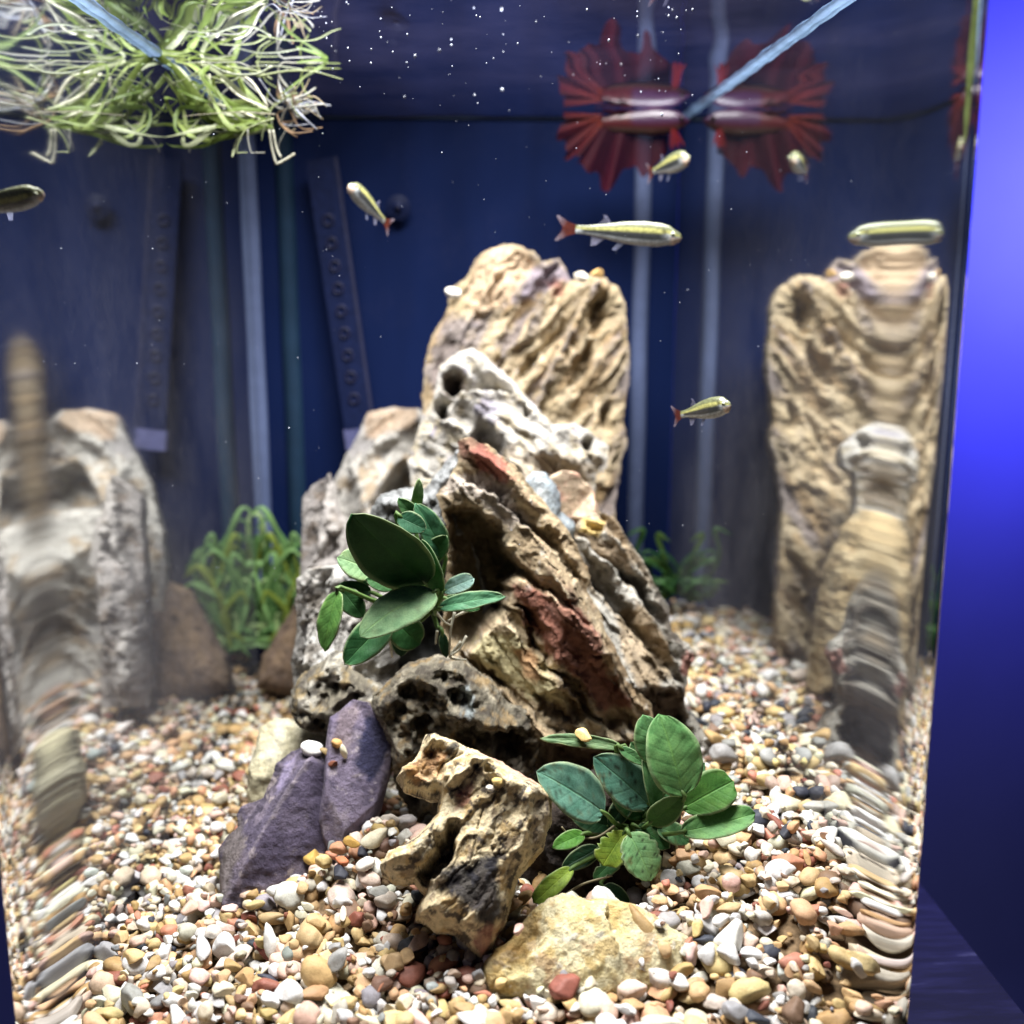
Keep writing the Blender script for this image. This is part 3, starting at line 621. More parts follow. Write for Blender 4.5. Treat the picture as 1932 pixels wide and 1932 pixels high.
rock('cream_rock', 'pale cream rock half buried in the gravel behind the purple rock', [(478, 1412), (490, 1370), (520, 1354), (560, 1357), (612, 1370), (650, 1400), (660, 1520), (560, 1560), (480, 1560), (466, 1500), (467, 1450)],
     base=(560, 1545), depth=51, tilt=22, Tf=2.0, Tb=3, R=1.5, rough=.08, facet=14, palette=[(196, 188, 156), (216, 210, 184), (156, 150, 124)], mixes=[(1, .6, .02, .15, .9, 101), (2, 1.3, .16, .1, .8, 102)], seed=59, group=PG)
rock('slate_rock', 'smooth purple slate rock with a flat face below the pale rock', [(616, 1392), (622, 1353), (640, 1342), (665, 1320), (697, 1325), (706, 1346), (738, 1359), (748, 1390), (741, 1421), (734, 1473), (724, 1511), (710, 1560), (700, 1640), (620, 1640), (600, 1540), (610, 1470), (612, 1430)],
     base=(670, 1610), depth=45.2, tilt=18, Tf=1.9, Tb=2.5, R=.9, jitter=.02, step=2.6,
     facet=11, lumps=.04, rough=.032,
     palette=[(122, 112, 132), (150, 140, 150), (84, 76, 96), (176, 166, 168)], mixes=[(1, .6, .05, .15, .8, 111), (2, .9, .12, .12, .8, 112), (3, 1.8, .3, .06, .6, 113)],
     patches=[([(690, 1350), (715, 1352), (738, 1390), (730, 1440), (700, 1475), (672, 1440)], (40, 42, 72), .3, .92), ([(640, 1345), (672, 1328), (680, 1345), (655, 1420), (625, 1400)], (122, 108, 112), .3, .7)], seed=61, group=PG)
rock('purple_rock', 'sharp-edged purple rock with a triangular peak at the front left of the pile', [(410, 1602), (426, 1580), (448, 1561), (446, 1540), (453, 1522), (475, 1514), (497, 1506), (513, 1467), (518, 1444), (532, 1430), (549, 1418), (570, 1411), (582, 1428), (596, 1417), (617, 1444), (645, 1485), (676, 1527), (703, 1563), (710, 1620), (690, 1690), (580, 1740), (430, 1750), (416, 1690), (413, 1628)],
     base=(540, 1690), depth=44.2, tilt=30, Tf=4.2, Tb=3, R=.6, jitter=.05, step=2.5,
     planes=[[(596, 1420, 1.0), (461, 1640, 1.9), (513, 1470, -.2)], [(598, 1420, 1.0), (461, 1642, 1.95), (700, 1570, .35)], [(425, 1600, .25), (448, 1550, .15), (475, 1620, 1.5)], [(570, 1415, .3), (596, 1418, 1.0), (535, 1480, .9)], [(560, 1650, 1.1), (690, 1600, .5), (610, 1560, 1.25)]], lumps=.16, rough=.06,
     palette=[(94, 86, 104), (122, 112, 124), (62, 56, 70), (168, 156, 154)], mixes=[(1, .6, .05, .15, .8, 115), (2, .9, .1, .12, .85, 116), (3, 1.6, .3, .05, .6, 117)],
     patches=[([(412, 1605), (450, 1545), (470, 1600), (440, 1690), (415, 1690)], (112, 104, 100), .4, .8), ([(535, 1440), (560, 1425), (545, 1480), (525, 1500)], (150, 140, 172), .2, .6), ([(545, 1500), (600, 1440), (660, 1530), (600, 1620), (480, 1660), (480, 1640)], (70, 62, 82), .5, .75), ([(596, 1418), (600, 1421), (467, 1645), (460, 1645)], (150, 140, 148), .12, .4)], seed=67, group=PG)  # facet contrast painted in: pale ridge edge, darker front facet
rock('mottled_rock', 'tan rock with black stains and a deep notch at the front of the pile', [(745, 1473), (758, 1454), (776, 1446), (794, 1410), (802, 1392), (825, 1390), (861, 1406), (903, 1422), (973, 1458), (1025, 1489), (1042, 1513), (1040, 1552), (1026, 1604), (1006, 1628), (979, 1659), (966, 1695), (956, 1741), (930, 1786), (910, 1812), (893, 1795), (861, 1768), (822, 1760), (784, 1738), (788, 1712), (800, 1690), (780, 1668), (745, 1668), (722, 1655), (717, 1636), (734, 1608), (770, 1594), (800, 1566), (824, 1542), (826, 1510), (800, 1506), (760, 1495)],
     base=(900, 1800), depth=36.0, tilt=38, Tf=2.0, Tb=2.6, R=1.0, jitter=.07, step=2.3,
     feats=[('carve', [(866, 1565), (870, 1580), (850, 1640), (826, 1670), (805, 1690), (765, 1670), (800, 1645), (835, 1590), (850, 1572)], 2.6, .22), ('carve', [(772, 1462), (800, 1430), (850, 1415), (880, 1440), (850, 1480), (815, 1500), (770, 1490)], .7, .4), ('ridge', [(835, 1500), (880, 1480), (920, 1450)], .2, .6), ('ridge', [(925, 1490), (985, 1510), (1000, 1560), (970, 1650)], .3, .45), ('pit', (925, 1480), (18, 12), -30, .6), ('carve', [(1003, 1500), (1040, 1515), (1030, 1600), (1000, 1620), (990, 1560)], .7, .25), ('ridge', [(840, 1520), (835, 1560), (770, 1620), (735, 1640)], .35, .5), ('ridge', [(865, 1760), (890, 1735)], .12, .25)],
     grain=(-130, 1.2, .16, 3), rough=.075, plates=0.12, facet=0, palette=[(208, 190, 152), (222, 208, 174), (186, 154, 98), (116, 98, 80), (60, 54, 54)],
     mixes=[(1, .7, .02, .15, .9, 121), (2, 1.0, .16, .1, .75, 122), (3, 1.5, .2, .08, .75, 123), (4, 1.7, .17, .05, .9, 124)],
     patches=[([(840, 1430), (868, 1412), (862, 1440), (840, 1450)], (36, 34, 36), .2, .9), ([(770, 1470), (800, 1430), (840, 1440), (830, 1480), (790, 1490)], (170, 122, 76), .35, .6), ([(840, 1660), (880, 1648), (905, 1632), (945, 1628), (930, 1680), (950, 1740), (925, 1770), (900, 1735), (870, 1720), (835, 1700), (830, 1680)], (40, 39, 46), .3, .93), ([(1004, 1505), (1035, 1515), (1030, 1590), (1000, 1620)], (112, 100, 88), .3, .6), ([(893, 1765), (950, 1745), (910, 1812)], (152, 104, 92), .25, .8), ([(905, 1425), (1025, 1485), (1010, 1500), (900, 1440)], (198, 160, 140), .15, .8), ([(865, 1520), (890, 1500), (885, 1540), (860, 1550)], (168, 112, 100), .2, .7)], seed=71, group=PG)
rock('yellow_rock', 'rounded yellow rock lying in the front gravel under the lower plant', [(908, 1838), (915, 1812), (936, 1790), (962, 1775), (985, 1740), (1010, 1714), (1030, 1695), (1060, 1687), (1110, 1698), (1150, 1694), (1200, 1710), (1240, 1730), (1270, 1752), (1302, 1770), (1310, 1800), (1300, 1850), (1200, 1890), (1000, 1890), (920, 1870)],
     base=(1100, 1835), depth=35.0, tilt=56, Tf=.85, Tb=2.5, R=2.2, jitter=.07, step=2.3, feats=[('carve', [(960, 1780), (1020, 1710), (1030, 1780), (1000, 1850), (940, 1850)], .5, .4), ('ledge', [(1155, 1790), (1140, 1740), (1150, 1690)], .2, .25)],
     grain=(80, 1.2, .08, 3), rough=.07, palette=[(198, 182, 134), (212, 202, 166), (176, 148, 90), (170, 136, 102), (208, 202, 188)],
     mixes=[(1, .8, .0, .15, .9, 131), (2, 1.2, .14, .1, .7, 132), (3, .9, .24, .1, .6, 133), (4, 1.6, .25, .06, .7, 134)], patches=[([(930, 1790), (1010, 1720), (1020, 1790), (990, 1840), (920, 1840)], (156, 124, 66), .5, .7)], seed=73, group=PG)

# ------------------------------------------------------------------ gravel
rng = np.random.default_rng(5); random.seed(5)
def ico(sub):
    t = (1+5**.5)/2
    V = [(-1, t, 0), (1, t, 0), (-1, -t, 0), (1, -t, 0), (0, -1, t), (0, 1, t), (0, -1, -t), (0, 1, -t), (t, 0, -1), (t, 0, 1), (-t, 0, -1), (-t, 0, 1)]
    V = [np.array(v)/np.linalg.norm(v) for v in V]
    F = [(0, 11, 5), (0, 5, 1), (0, 1, 7), (0, 7, 10), (0, 10, 11), (1, 5, 9), (5, 11, 4), (11, 10, 2), (10, 7, 6), (7, 1, 8), (3, 9, 4), (3, 4, 2), (3, 2, 6), (3, 6, 8), (3, 8, 9), (4, 9, 5), (2, 4, 11), (6, 2, 10), (8, 6, 7), (9, 8, 1)]
    for _ in range(sub):
        cache = {}; G = []
        def mid(a, b):
            k = (min(a, b), max(a, b))
            if k not in cache:
                m = V[a]+V[b]; V.append(m/np.linalg.norm(m)); cache[k] = len(V)-1
            return cache[k]
        for a, b, c in F:
            x, y, z = mid(a, b), mid(b, c), mid(c, a); G += [(a, x, z), (b, y, x), (c, z, y), (x, y, z)]
        F = G
    return np.array(V), np.array(F)
ICO = {k: ico(k) for k in (1, 2)}
NSH = 16
def pebble_shape(k, sub):
    V, F = ICO[sub]; r = np.random.default_rng(100+k)
    P = V*np.array([1, r.uniform(.62, .95), r.uniform(.42, .72)])
    if k % 16 == 3: P = V*np.array([1.35, .5, .42])
    P = P*(1+.30*noise(V*1.15+k*5.1, 7)[:, None]+.14*noise(V*2.4+k*3.3, 8)[:, None])
    cuts = (0, 4, 7, 2, 6, 9, 4, 1)[k % 8]
    for _ in range(cuts):                   # broken faces
        n = r.normal(size=3); n /= np.linalg.norm(n); h = r.uniform(.42, .72)*np.abs(P@n).max()
        P = P-n*np.maximum(0, P@n-h)[:, None]*.94
    return P, F
SHAPES = {s: [pebble_shape(k, s) for k in range(NSH)] for s in (1, 2)}
PCOL = [((228, 224, 218), .22), ((220, 208, 186), .20), ((206, 180, 132), .14), ((180, 150, 104), .09), ((206, 168, 130), .08), ((214, 184, 168), .11), ((140, 88, 74), .035), ((122, 98, 80), .05), ((150, 150, 150), .05), ((184, 178, 166), .06), ((58, 62, 72), .02), ((190, 132, 108), .02)]
pw = np.array([w for _, w in PCOL]); pw /= pw.sum(); pc = np.array([lin(c) for c, _ in PCOL])
gr = .1
hx0, hy0 = X0-.5, FRONT-.5
HM = np.zeros((int((BACK+1-hy0)/gr)+2, int((X1+.5-hx0)/gr)+2))
hyy, hxx = np.mgrid[0:HM.shape[0], 0:HM.shape[1]]
HM[:] = gravel_h(hx0+hxx*gr, hy0+hyy*gr)-.75
OWN = np.full(HM.shape, -1)
def in_tank(x, y, m):
    if not (X0+m < x < X1-m and FRONT+m < y < BACK-m): return False
    ax, ay = abs(x-XM)-(HW-CORNER), FRONT+CORNER-y
    return not (ax > 0 and ay > 0 and ax*ax+ay*ay > (CORNER-m)**2)
pebs = []
tries = 0
while len(pebs) < 11000 and tries < 60000:
    tries += 1
    x, y = rng.uniform(X0, X1), rng.uniform(FRONT, BACK)
    a = float(np.clip(rng.lognormal(math.log(.33), .33), .14, .68))
    if not in_tank(x, y, a*.22): continue
    k = int(rng.integers(NSH)); c = a*.55
    i, j = int((y-hy0)/gr), int((x-hx0)/gr); n = int(a*.8/gr)+1
    sl = (slice(max(i-n, 0), i+n+1), slice(max(j-n, 0), j+n+1)); h = HM[sl]
    rr = ((hx0+hxx[sl]*gr-x)**2+(hy0+hyy[sl]*gr-y)**2)/(a*.82)**2; m = rr < 1
    z = np.percentile(h[m], 55)+c*.45
    if z > gravel_h(x, y)+.42: continue
    top = z+c*np.sqrt(np.clip(1-rr, 0, 1)); up = m & (top > h)
    HM[sl][up] = top[up]; OWN[sl][up] = len(pebs)
    gyv, gxv = (h[-1].mean()-h[0].mean())/(2*n*gr), (h[:, -1].mean()-h[:, 0].mean())/(2*n*gr)
    pebs.append((x, y, z, a, k, gxv, gyv))
low = 0
while low < 3200:                           # finer grains settle in the gaps
    low += 1
    x, y = rng.uniform(X0, X1), rng.uniform(FRONT, BACK); a = float(rng.uniform(.13, .24))
    if not in_tank(x, y, a*.3): continue
    i, j = int((y-hy0)/gr), int((x-hx0)/gr)
    if HM[i, j] > gravel_h(x, y)-.06: continue
    n = int(a*.8/gr)+1; sl = (slice(max(i-n, 0), i+n+1), slice(max(j-n, 0), j+n+1)); h = HM[sl]
    rr = ((hx0+hxx[sl]*gr-x)**2+(hy0+hyy[sl]*gr-y)**2)/(a*.82)**2; m = rr < 1; z = np.percentile(h[m], 70)+a*.2
    top = z+a*.55*np.sqrt(np.clip(1-rr, 0, 1)); up = m & (top > h); HM[sl][up] = top[up]; OWN[sl][up] = len(pebs)
    pebs.append((x, y, z, a, int(rng.integers(NSH)), 0., 0.))
own = np.bincount(OWN[OWN >= 0], minlength=len(pebs))
def rotm(axis, ang): return np.array(Matrix.Rotation(ang, 3, axis))
def pebble_color():
    c = pc[rng.choice(len(pc), p=pw)]; return np.clip(c*(1+rng.normal(0, .09))*(1+rng.normal(0, .035, 3))*.84, .01, .6)
items = []
for q, (x, y, z, a, k, gxv, gyv) in enumerate(pebs):
    if own[q] == 0: continue
    M = rotm('Y', math.atan(-np.clip(gxv, -.7, .7))*-.8+rng.normal(0, .22))@rotm('X', math.atan(np.clip(gyv, -.7, .7))*.8+rng.normal(0, .22))@rotm('Z', rng.uniform(0, 6.28))
    items.append([np.array([x, y, z]), a, k, M, pebble_color(), own[q]])
# the cut face of the bed against the front glass
def press(x, y):
    z0, z1 = float(gravel_h(x, y))-7.2, float(gravel_h(x, y))-.2
    z = max(z0, BASE)+rng.uniform(0, .4)
    while z < z1:
        a = float(np.clip(rng.lognormal(math.log(.34), .22), .2, .55))
        items.append([np.array([x+rng.normal(0, .12), y+abs(rng.normal(0, .08)), z]), a, int(rng.integers(NSH)), rotm('Z', rng.uniform(0, 6.28))@rotm('X', rng.normal(0, .5))@rotm('Y', rng.normal(0, .5)), pebble_color(), 6]); z += a*.75
for x in np.arange(X0+CORNER, X1-CORNER, .48): press(x, FRONT+.42); press(x+.24, FRONT+.8)
for s in (-1, 1):
    for a in np.radians(np.arange(4, 90, 8)):
        for rr in (.45, .9): press(XM+s*(HW-CORNER+(CORNER-rr)*math.sin(a)), FRONT+CORNER-(CORNER-rr)*math.cos(a))
# which ones show largest in the picture
pos = np.array([i[0] for i in items]); pp = project(pos); dist = pos[:, 1]
hid = np.zeros(len(items), bool)
for og, dep in rock_shapes: hid |= (poly_sd(pp, og) > -4) & (dist > dep-1.5)
hid |= (pp[:, 0] < 90) | (pp[:, 0] > 1780) | (pp[:, 1] > 1928)
hid |= np.abs(pos[:, 0]-XM) > HW-1.2
score = np.array([min(i[5], 40)*i[1] for i in items])/dist**2; score[hid] = -1
best = set(np.argsort(-score)[:300].tolist())
n = 60
bx, by = np.meshgrid(np.linspace(X0+.15, X1-.15, n), np.linspace(FRONT+.9, BACK-.1, n))
bz = gravel_h(bx, by)-.95; I = np.arange(n*n).reshape(n, n)
F4 = np.stack([I[:-1, :-1], I[:-1, 1:], I[1:, 1:], I[1:, :-1]], -1).reshape(-1, 4)
ok = np.array([in_tank(x, y, .1) for x, y in zip(bx.ravel(), by.ravel())]); F4 = F4[ok[F4].all(1)]
BED = obj('gravel_bed', make_mesh('gravel_bed', np.stack([bx, by, bz], -1).reshape(-1, 3), F4), mat_plain('bed', lin((120, 100, 76)), .9, .1, .5, 400), kind='structure')
SHM = [make_mesh('pebble', SHAPES[2][k][0], SHAPES[2][k][1]) for k in range(NSH)]
for me in SHM: me.materials.append(PEB_O)
VS, FS, CS = [], [], []; off = 0
for q, (p, a, k, M, c, ow) in enumerate(items):
    if q in best:
        o = obj('pebble', SHM[k], None, BED); o.matrix_local = Matrix.LocRotScale(Vector(p)*CM, Matrix(M.tolist()).to_quaternion(), Vector((a, a, a)))
        o.color = (*c, 1)
    else:
        P, Fc = SHAPES[2 if (p[1] < 47 and ow > 5) else 1][k]
        VS.append(P@M.T*a+p); FS.append(Fc+off); CS.append(np.tile(c, (len(P), 1))); off += len(P)
obj('gravel', make_mesh('gravel', np.vstack(VS), np.vstack(FS), colors=np.vstack(CS)), PEB_S, BED, kind='stuff')

def single_pebble(px, py, d, a, colr, label, k, rot=(0, 0, 0), group='pebbles lying on the rocks and leaves'):
    o = obj('pebble', SHM[k], None, None, label, 'pebble', group); p = at(px, py, d)
    o.location = Vector(p)*CM; o.rotation_euler = rot; o.scale = (a, a, a); o.color = (*lin(colr), 1)

# ------------------------------------------------------------------ leaves and plants
VIEW = lambda P: (C0-P)/np.linalg.norm(C0-P)
def leaf_mesh(name, B, T, w, nrm, colr, bend=.12, fold=.18, wave=.02, seed=0, tipw=1., dirt=.3, ragged=0, nl=22, nw=12, edge=(170, 180, 140)):
    B, T = np.array(B, float), np.array(T, float); A = T-B; L = np.linalg.norm(A); A = A/L
    nrm = nrm-A*(nrm@A); nrm = nrm/np.linalg.norm(nrm); S = np.cross(A, nrm)
    s, v = np.meshgrid(np.linspace(0, 1, nl), np.linspace(-1, 1, nw+1), indexing='ij'); s = s.ravel(); v = v.ravel()
    prof = (np.maximum(s, 0)**.52)*(np.maximum(1-s, 0)**(.62*tipw)); prof /= prof.max()
    q = np.stack([s*3+seed*3.1, v*1.2, np.full_like(s, seed*1.7)], -1)
    ww = w/2*prof*(1+.06*noise(q*1.4, seed+2))
    if ragged: ww = ww*(1-ragged*np.clip(noise(np.stack([s*9, v*0+np.sign(v), v*0+seed], -1), 3)*2.2, 0, .8)*(np.abs(v)))
    x = v*ww
    z = bend*L*(4*s*(1-s)-.0)*.5+fold*np.abs(x)-bend*L*.6*s*s*0+wave*L*noise(q*2.1, seed+5)*1.6*(.3+np.abs(v))
    P = B+s[:, None]*L*A+x[:, None]*S+z[:, None]*nrm
    c = np.tile(lin(colr), (len(P), 1))
    m = sstep(.12, .34, fbm(P*2.6+seed, 4, seed+9, .6)+.22*np.abs(v)**3-.12+.10*(s > .85))*dirt
    c = c*(1-m[:, None])+lin((92, 74, 38))*m[:, None]
    m = sstep(.26, .34, fbm(P*9+seed, 3, seed+19, .6))*dirt*1.4; m = np.clip(m, 0, .9); c = c*(1-m[:, None])+lin((34, 36, 24))*m[:, None]
    m = sstep(.9, 1., np.abs(v))*.55; c = c*(1-m[:, None])+lin(edge)*m[:, None]  # pale margin puts the lit rim into the leaf colour
    I = np.arange(nl*(nw+1)).reshape(nl, nw+1); F = np.stack([I[:-1, :-1], I[1:, :-1], I[1:, 1:], I[:-1, 1:]], -1).reshape(-1, 4)
    return make_mesh(name, P, F, colors=c, uv=np.stack([s, v], -1))
UP = np.array([0, 0, 1.]); RT = np.array([1., 0, 0])
def broad_plant(label, crown, d0, leaves, group):
    pl = thing('broadleaf_plant', label, 'plant', group); C = at(*crown, d0)
    for i, (b, t, w, db, dt, up, rt, colr, kw) in enumerate(leaves):
        B, T = at(*b, db), at(*t, dt); v = VIEW((B+T)/2); n = v+UP*up+RT*rt; n /= np.linalg.norm(n)
        wc = w*(db+dt)/2/FPX/max(.45, abs(n@v))
        lf = obj('leaf', leaf_mesh('leaf', B, T, wc, n, colr, seed=i+len(label), **kw), LEAF, pl)
        lf.modifiers.new('thick', 'SOLIDIFY').thickness = .0004
        mid = (B+C)/2+np.array([0, .1, -.25]); A = (T-B)/np.linalg.norm(T-B)
        V, F = tube(curve_pts([C, mid, B-A*.15, B+A*.25], 10), np.linspace(.11, .075, 10), 7)
        obj('stem', make_mesh('stem', V, F, colors=np.tile(lin((96, 124, 66)), (len(V), 1))), RIBBON, lf)
    return pl
def roots(pl, lines, d, colr=(200, 196, 176), r=.07):
    for ln in lines:
        P = curve_pts([at(x, y, d+e) for x, y, e in ln], 14); V, F = tube(P, np.linspace(r, r*.6, 14), 6)
        obj('root', make_mesh('root', V, F, colors=np.tile(lin(colr), (len(V), 1))), ROOT, pl)
G0, G1, G2, G3, G4 = (50, 92, 48), (74, 116, 70), (112, 150, 108), (120, 150, 66), (30, 62, 36)
TEA = (92, 134, 116)
broad = 'broad-leaved plants wedged among the rocks'
up_pl = broad_plant('dark green broad-leaved plant wedged high in the rocks', (815, 1150), 45.6, [
    ((803, 1100), (664, 969), 112, 44.4, 42.6, -.55, -.1, (36, 78, 38), dict(dirt=.05, bend=.05)),
    ((800, 1000), (752, 940), 36, 46.0, 45.6, .2, 0, G1, dict(dirt=.1)), ((781, 972), (791, 903), 22, 46.4, 46.2, .3, .3, (132, 158, 110), dict(dirt=.05)),
    ((838, 1050), (783, 950), 50, 45.6, 45.4, .3, .3, (64, 112, 78), dict(dirt=.15)), ((752, 975), (804, 1000), 42, 44.9, 44.6, .1, 0, (52, 98, 70), dict(dirt=.1)),
    ((831, 1118), (797, 1017), 44, 44.6, 44.2, -.1, -.3, (58, 106, 58), dict(dirt=.05, fold=.35)), ((705, 1080), (637, 1052), 62, 45.4, 45.0, .5, 0, (128, 158, 112), dict(dirt=.25)),
    ((700, 1118), (639, 1103), 30, 45.2, 44.8, .1, 0, G4, dict(dirt=.05)), ((740, 1108), (690, 1094), 32, 44.8, 44.4, .3, 0, G1, dict(dirt=.05)),
    ((820, 1117), (680, 1202), 74, 44.0, 42.2, .95, -.2, (124, 158, 112), dict(dirt=.2, bend=.2, fold=-.1)), ((640, 1114), (613, 1228), 44, 44.0, 43.4, .2, -.5, (92, 136, 66), dict(dirt=.05)),
    ((646, 1112), (686, 1164), 46, 44.8, 44.4, -.2, 0, G0, dict(dirt=.05)), ((735, 1165), (650, 1254), 66, 44.2, 43.0, .35, .2, (58, 110, 64), dict(dirt=.05, fold=.25)),
    ((740, 1168), (792, 1215), 68, 44.5, 44.2, -.15, 0, (52, 100, 52), dict(dirt=.05, tipw=.7)), ((828, 1148), (953, 1126), 34, 44.4, 44.0, .55, .1, (70, 118, 84), dict(dirt=.15)),
    ((837, 1116), (894, 1092), 34, 45.6, 45.4, .4, .2, (120, 148, 140), dict(dirt=.1, tipw=.6)), ((834, 1194), (842, 1240), 20, 45.0, 44.8, -.1, 0, G4, dict(dirt=.05)),
    ((790, 1120), (720, 1150), 54, 45.2, 44.6, .1, 0, G0, dict(dirt=.1)), ((770, 1150), (690, 1175), 50, 45.3, 44.8, .2, -.2, G4, dict(dirt=.1)), ((800, 1060), (842, 1010), 44, 45.6, 45.4, 0, .3, G0, dict(dirt=.1)),
    ((760, 1180), (755, 1238), 40, 44.9, 44.5, -.1, 0, G4, dict(dirt=.1)), ((840, 1130), (905, 1150), 30, 45.0, 44.8, .2, .2, G0, dict(dirt=.2)), ((720, 1090), (660, 1075), 46, 45.7, 45.4, .3, -.2, G1, dict(dirt=.3))], broad)
roots(up_pl, [[(858, 1155, -.6), (850, 1190, -.9), (848, 1240, -.8)], [(882, 1152, -.4), (865, 1160, -.5), (845, 1172, -.4)], [(825, 1190, -.6), (822, 1215, -.6)], [(812, 1140, -.8), (835, 1170, -.9), (850, 1180, -.9)], [(870, 1210, -.5), (850, 1240, -.7), (880, 1245, -.7)], [(880, 1200, -.3), (866, 1225, -.6), (848, 1238, -.8)], [(735, 1200, -.5), (740, 1240, -.4)]], 45.6)
low_pl = broad_plant('green broad-leaved plant with spotted leaves growing low at the front right', (1190, 1560), 41.6, [
    ((1288, 1502), (1243, 1348), 102, 39.4, 40.4, .85, .25, (112, 160, 96), dict(dirt=.18, bend=.1, fold=.12)), ((1238, 1440), (1213, 1349), 62, 40.6, 41.0, .8, 0, (104, 152, 96), dict(dirt=.1)),
    ((1288, 1526), (1383, 1474), 82, 40.2, 40.4, .3, .2, (74, 120, 52), dict(dirt=.1, tipw=.55)), ((1283, 1570), (1425, 1535), 58, 39.4, 39.6, .6, .2, (96, 142, 80), dict(dirt=.25, bend=-.12, fold=.25, tipw=.7)),
    ((1226, 1552), (1288, 1500), 54, 40.0, 39.4, -.1, .3, (56, 98, 44), dict(dirt=.1)), ((1238, 1532), (1212, 1428), 36, 40.3, 40.6, .2, .5, (84, 126, 78), dict(dirt=.15, fold=.4)),
    ((1225, 1520), (1120, 1428), 84, 40.8, 40.9, .55, -.2, (80, 122, 104), dict(dirt=.75)), ((1140, 1534), (1013, 1456), 98, 39.4, 39.0, .75, -.15, TEA, dict(dirt=.45, bend=.08)),
    ((1176, 1412), (1019, 1394), 26, 41.4, 41.2, .55, 0, (98, 124, 86), dict(dirt=.35, bend=.12)), ((1102, 1574), (1042, 1600), 36, 40.4, 39.8, .3, 0, (84, 134, 52), dict(dirt=.1)),
    ((1180, 1568), (1138, 1632), 66, 40.2, 39.6, .3, 0, (142, 166, 62), dict(dirt=.1, ragged=.8, tipw=.5)), ((1186, 1572), (1228, 1662), 78, 39.8, 39.0, .75, .2, (116, 156, 104), dict(dirt=.7, ragged=.3)),
    ((1080, 1638), (1008, 1704), 42, 39.6, 38.6, .3, 0, (132, 158, 58), dict(dirt=.25, tipw=.6)), ((1140, 1670), (1188, 1706), 34, 40.6, 40.2, .1, 0, G4, dict(dirt=.1)),
    ((1168, 1412), (1215, 1442), 24, 41.0, 40.8, .4, 0, G1, dict(dirt=.1)),
    ((1200, 1560), (1262, 1600), 46, 40.6, 40.0, .2, .3, G0, dict(dirt=.3)), ((1150, 1560), (1075, 1535), 50, 41.0, 40.8, .1, 0, G4, dict(dirt=.2)), ((1190, 1500), (1150, 1560), 44, 41.3, 40.9, 0, 0, G4, dict(dirt=.2)),
    ((1240, 1470), (1190, 1400), 46, 41.2, 41.4, .4, -.2, G1, dict(dirt=.3)), ((1185, 1600), (1120, 1660), 40, 40.6, 40.0, .2, 0, G0, dict(dirt=.4, ragged=.5)),
    ((1215, 1540), (1150, 1480), 60, 41.2, 41.2, .2, 0, G0, dict(dirt=.3)), ((1240, 1560), (1300, 1590), 44, 40.4, 40.0, .5, .3, G1, dict(dirt=.4)), ((1130, 1600), (1060, 1640), 42, 40.8, 40.2, .1, 0, G4, dict(dirt=.2)), ((1250, 1500), (1330, 1440), 56, 41.2, 41.4, .3, .2, G0, dict(dirt=.2))], broad)
roots(low_pl, [[(1065, 1690, -1.8), (1100, 1668, -2), (1155, 1652, -2)], [(1090, 1600, -.9), (1060, 1560, -.9)], [(1168, 1552, -1), (1130, 1578, -1.2), (1100, 1582, -1.2)]], 41.6, (150, 140, 110), .06)

def ribbon_mesh(name, pts, w, colr, tw=0., seed=0, n=26):
    P = curve_pts(pts, n); V = []; C = []
    for i in range(n):
        s = i/(n-1); t = P[min(i+1, n-1)]-P[max(i-1, 0)]; t /= np.linalg.norm(t)+1e-9
        S = np.cross(t, VIEW(P[i])+UP*.4); S /= np.linalg.norm(S)+1e-9; N = np.cross(S, t); a = tw*math.sin(s*5+seed)
        S2 = S*math.cos(a)+N*math.sin(a); ww = w/2*min(1, 5*s+.35)*(1-s**5)**.8*(1+.12*math.sin(s*23+seed))
        for v in (-1, 0, 1): V.append(P[i]+S2*ww*v+N*.12*w*(v == 0)); C.append(lin(colr)*(1+.18*math.sin(s*31+seed*2)+.12*(v == 0)))
    F = [(i*3+k, (i+1)*3+k, (i+1)*3+k+1, i*3+k+1) for i in range(n-1) for k in range(2)]
    return make_mesh(name, V, F, colors=np.array(C))
def wat(x, y, d):
    p = at(x, y, d); p[2] = min(p[2], WATER-.12); return p
fl = thing('floating_plant', 'green ribbon-leaved plant with white roots floating at the surface on the left', 'plant')
FG = [(92, 110, 48), (112, 126, 66), (80, 98, 42), (136, 142, 112), (98, 114, 52)]
fr_ = random.Random(3)
paths = [[(512, 238), (440, 250), (385, 275), (330, 276), (312, 270)], [(510, 240), (430, 258), (370, 262), (325, 215), (302, 160)], [(512, 206), (440, 196), (370, 160), (320, 122), (296, 118)], [(505, 214), (420, 212), (350, 176), (305, 140)], [(512, 228), (430, 232), (350, 190), (312, 140), (296, 122)],
         [(515, 235), (450, 248), (390, 225), (345, 165), (318, 128)], [(508, 240), (420, 236), (360, 250), (345, 205), (325, 160)], [(560, 118), (603, 92), (613, 90), (575, 145), (520, 186)], [(456, 258), (446, 270), (438, 297)], [(500, 205), (460, 165), (440, 122), (400, 100)], [(500, 238), (430, 248), (395, 262), (372, 232)], [(510, 215), (470, 200), (455, 160), (430, 130), (360, 118)],
         [(512, 222), (470, 224), (380, 205), (340, 205), (330, 240), (350, 262)], [(505, 236), (455, 236), (400, 240), (330, 255), (298, 262)]]
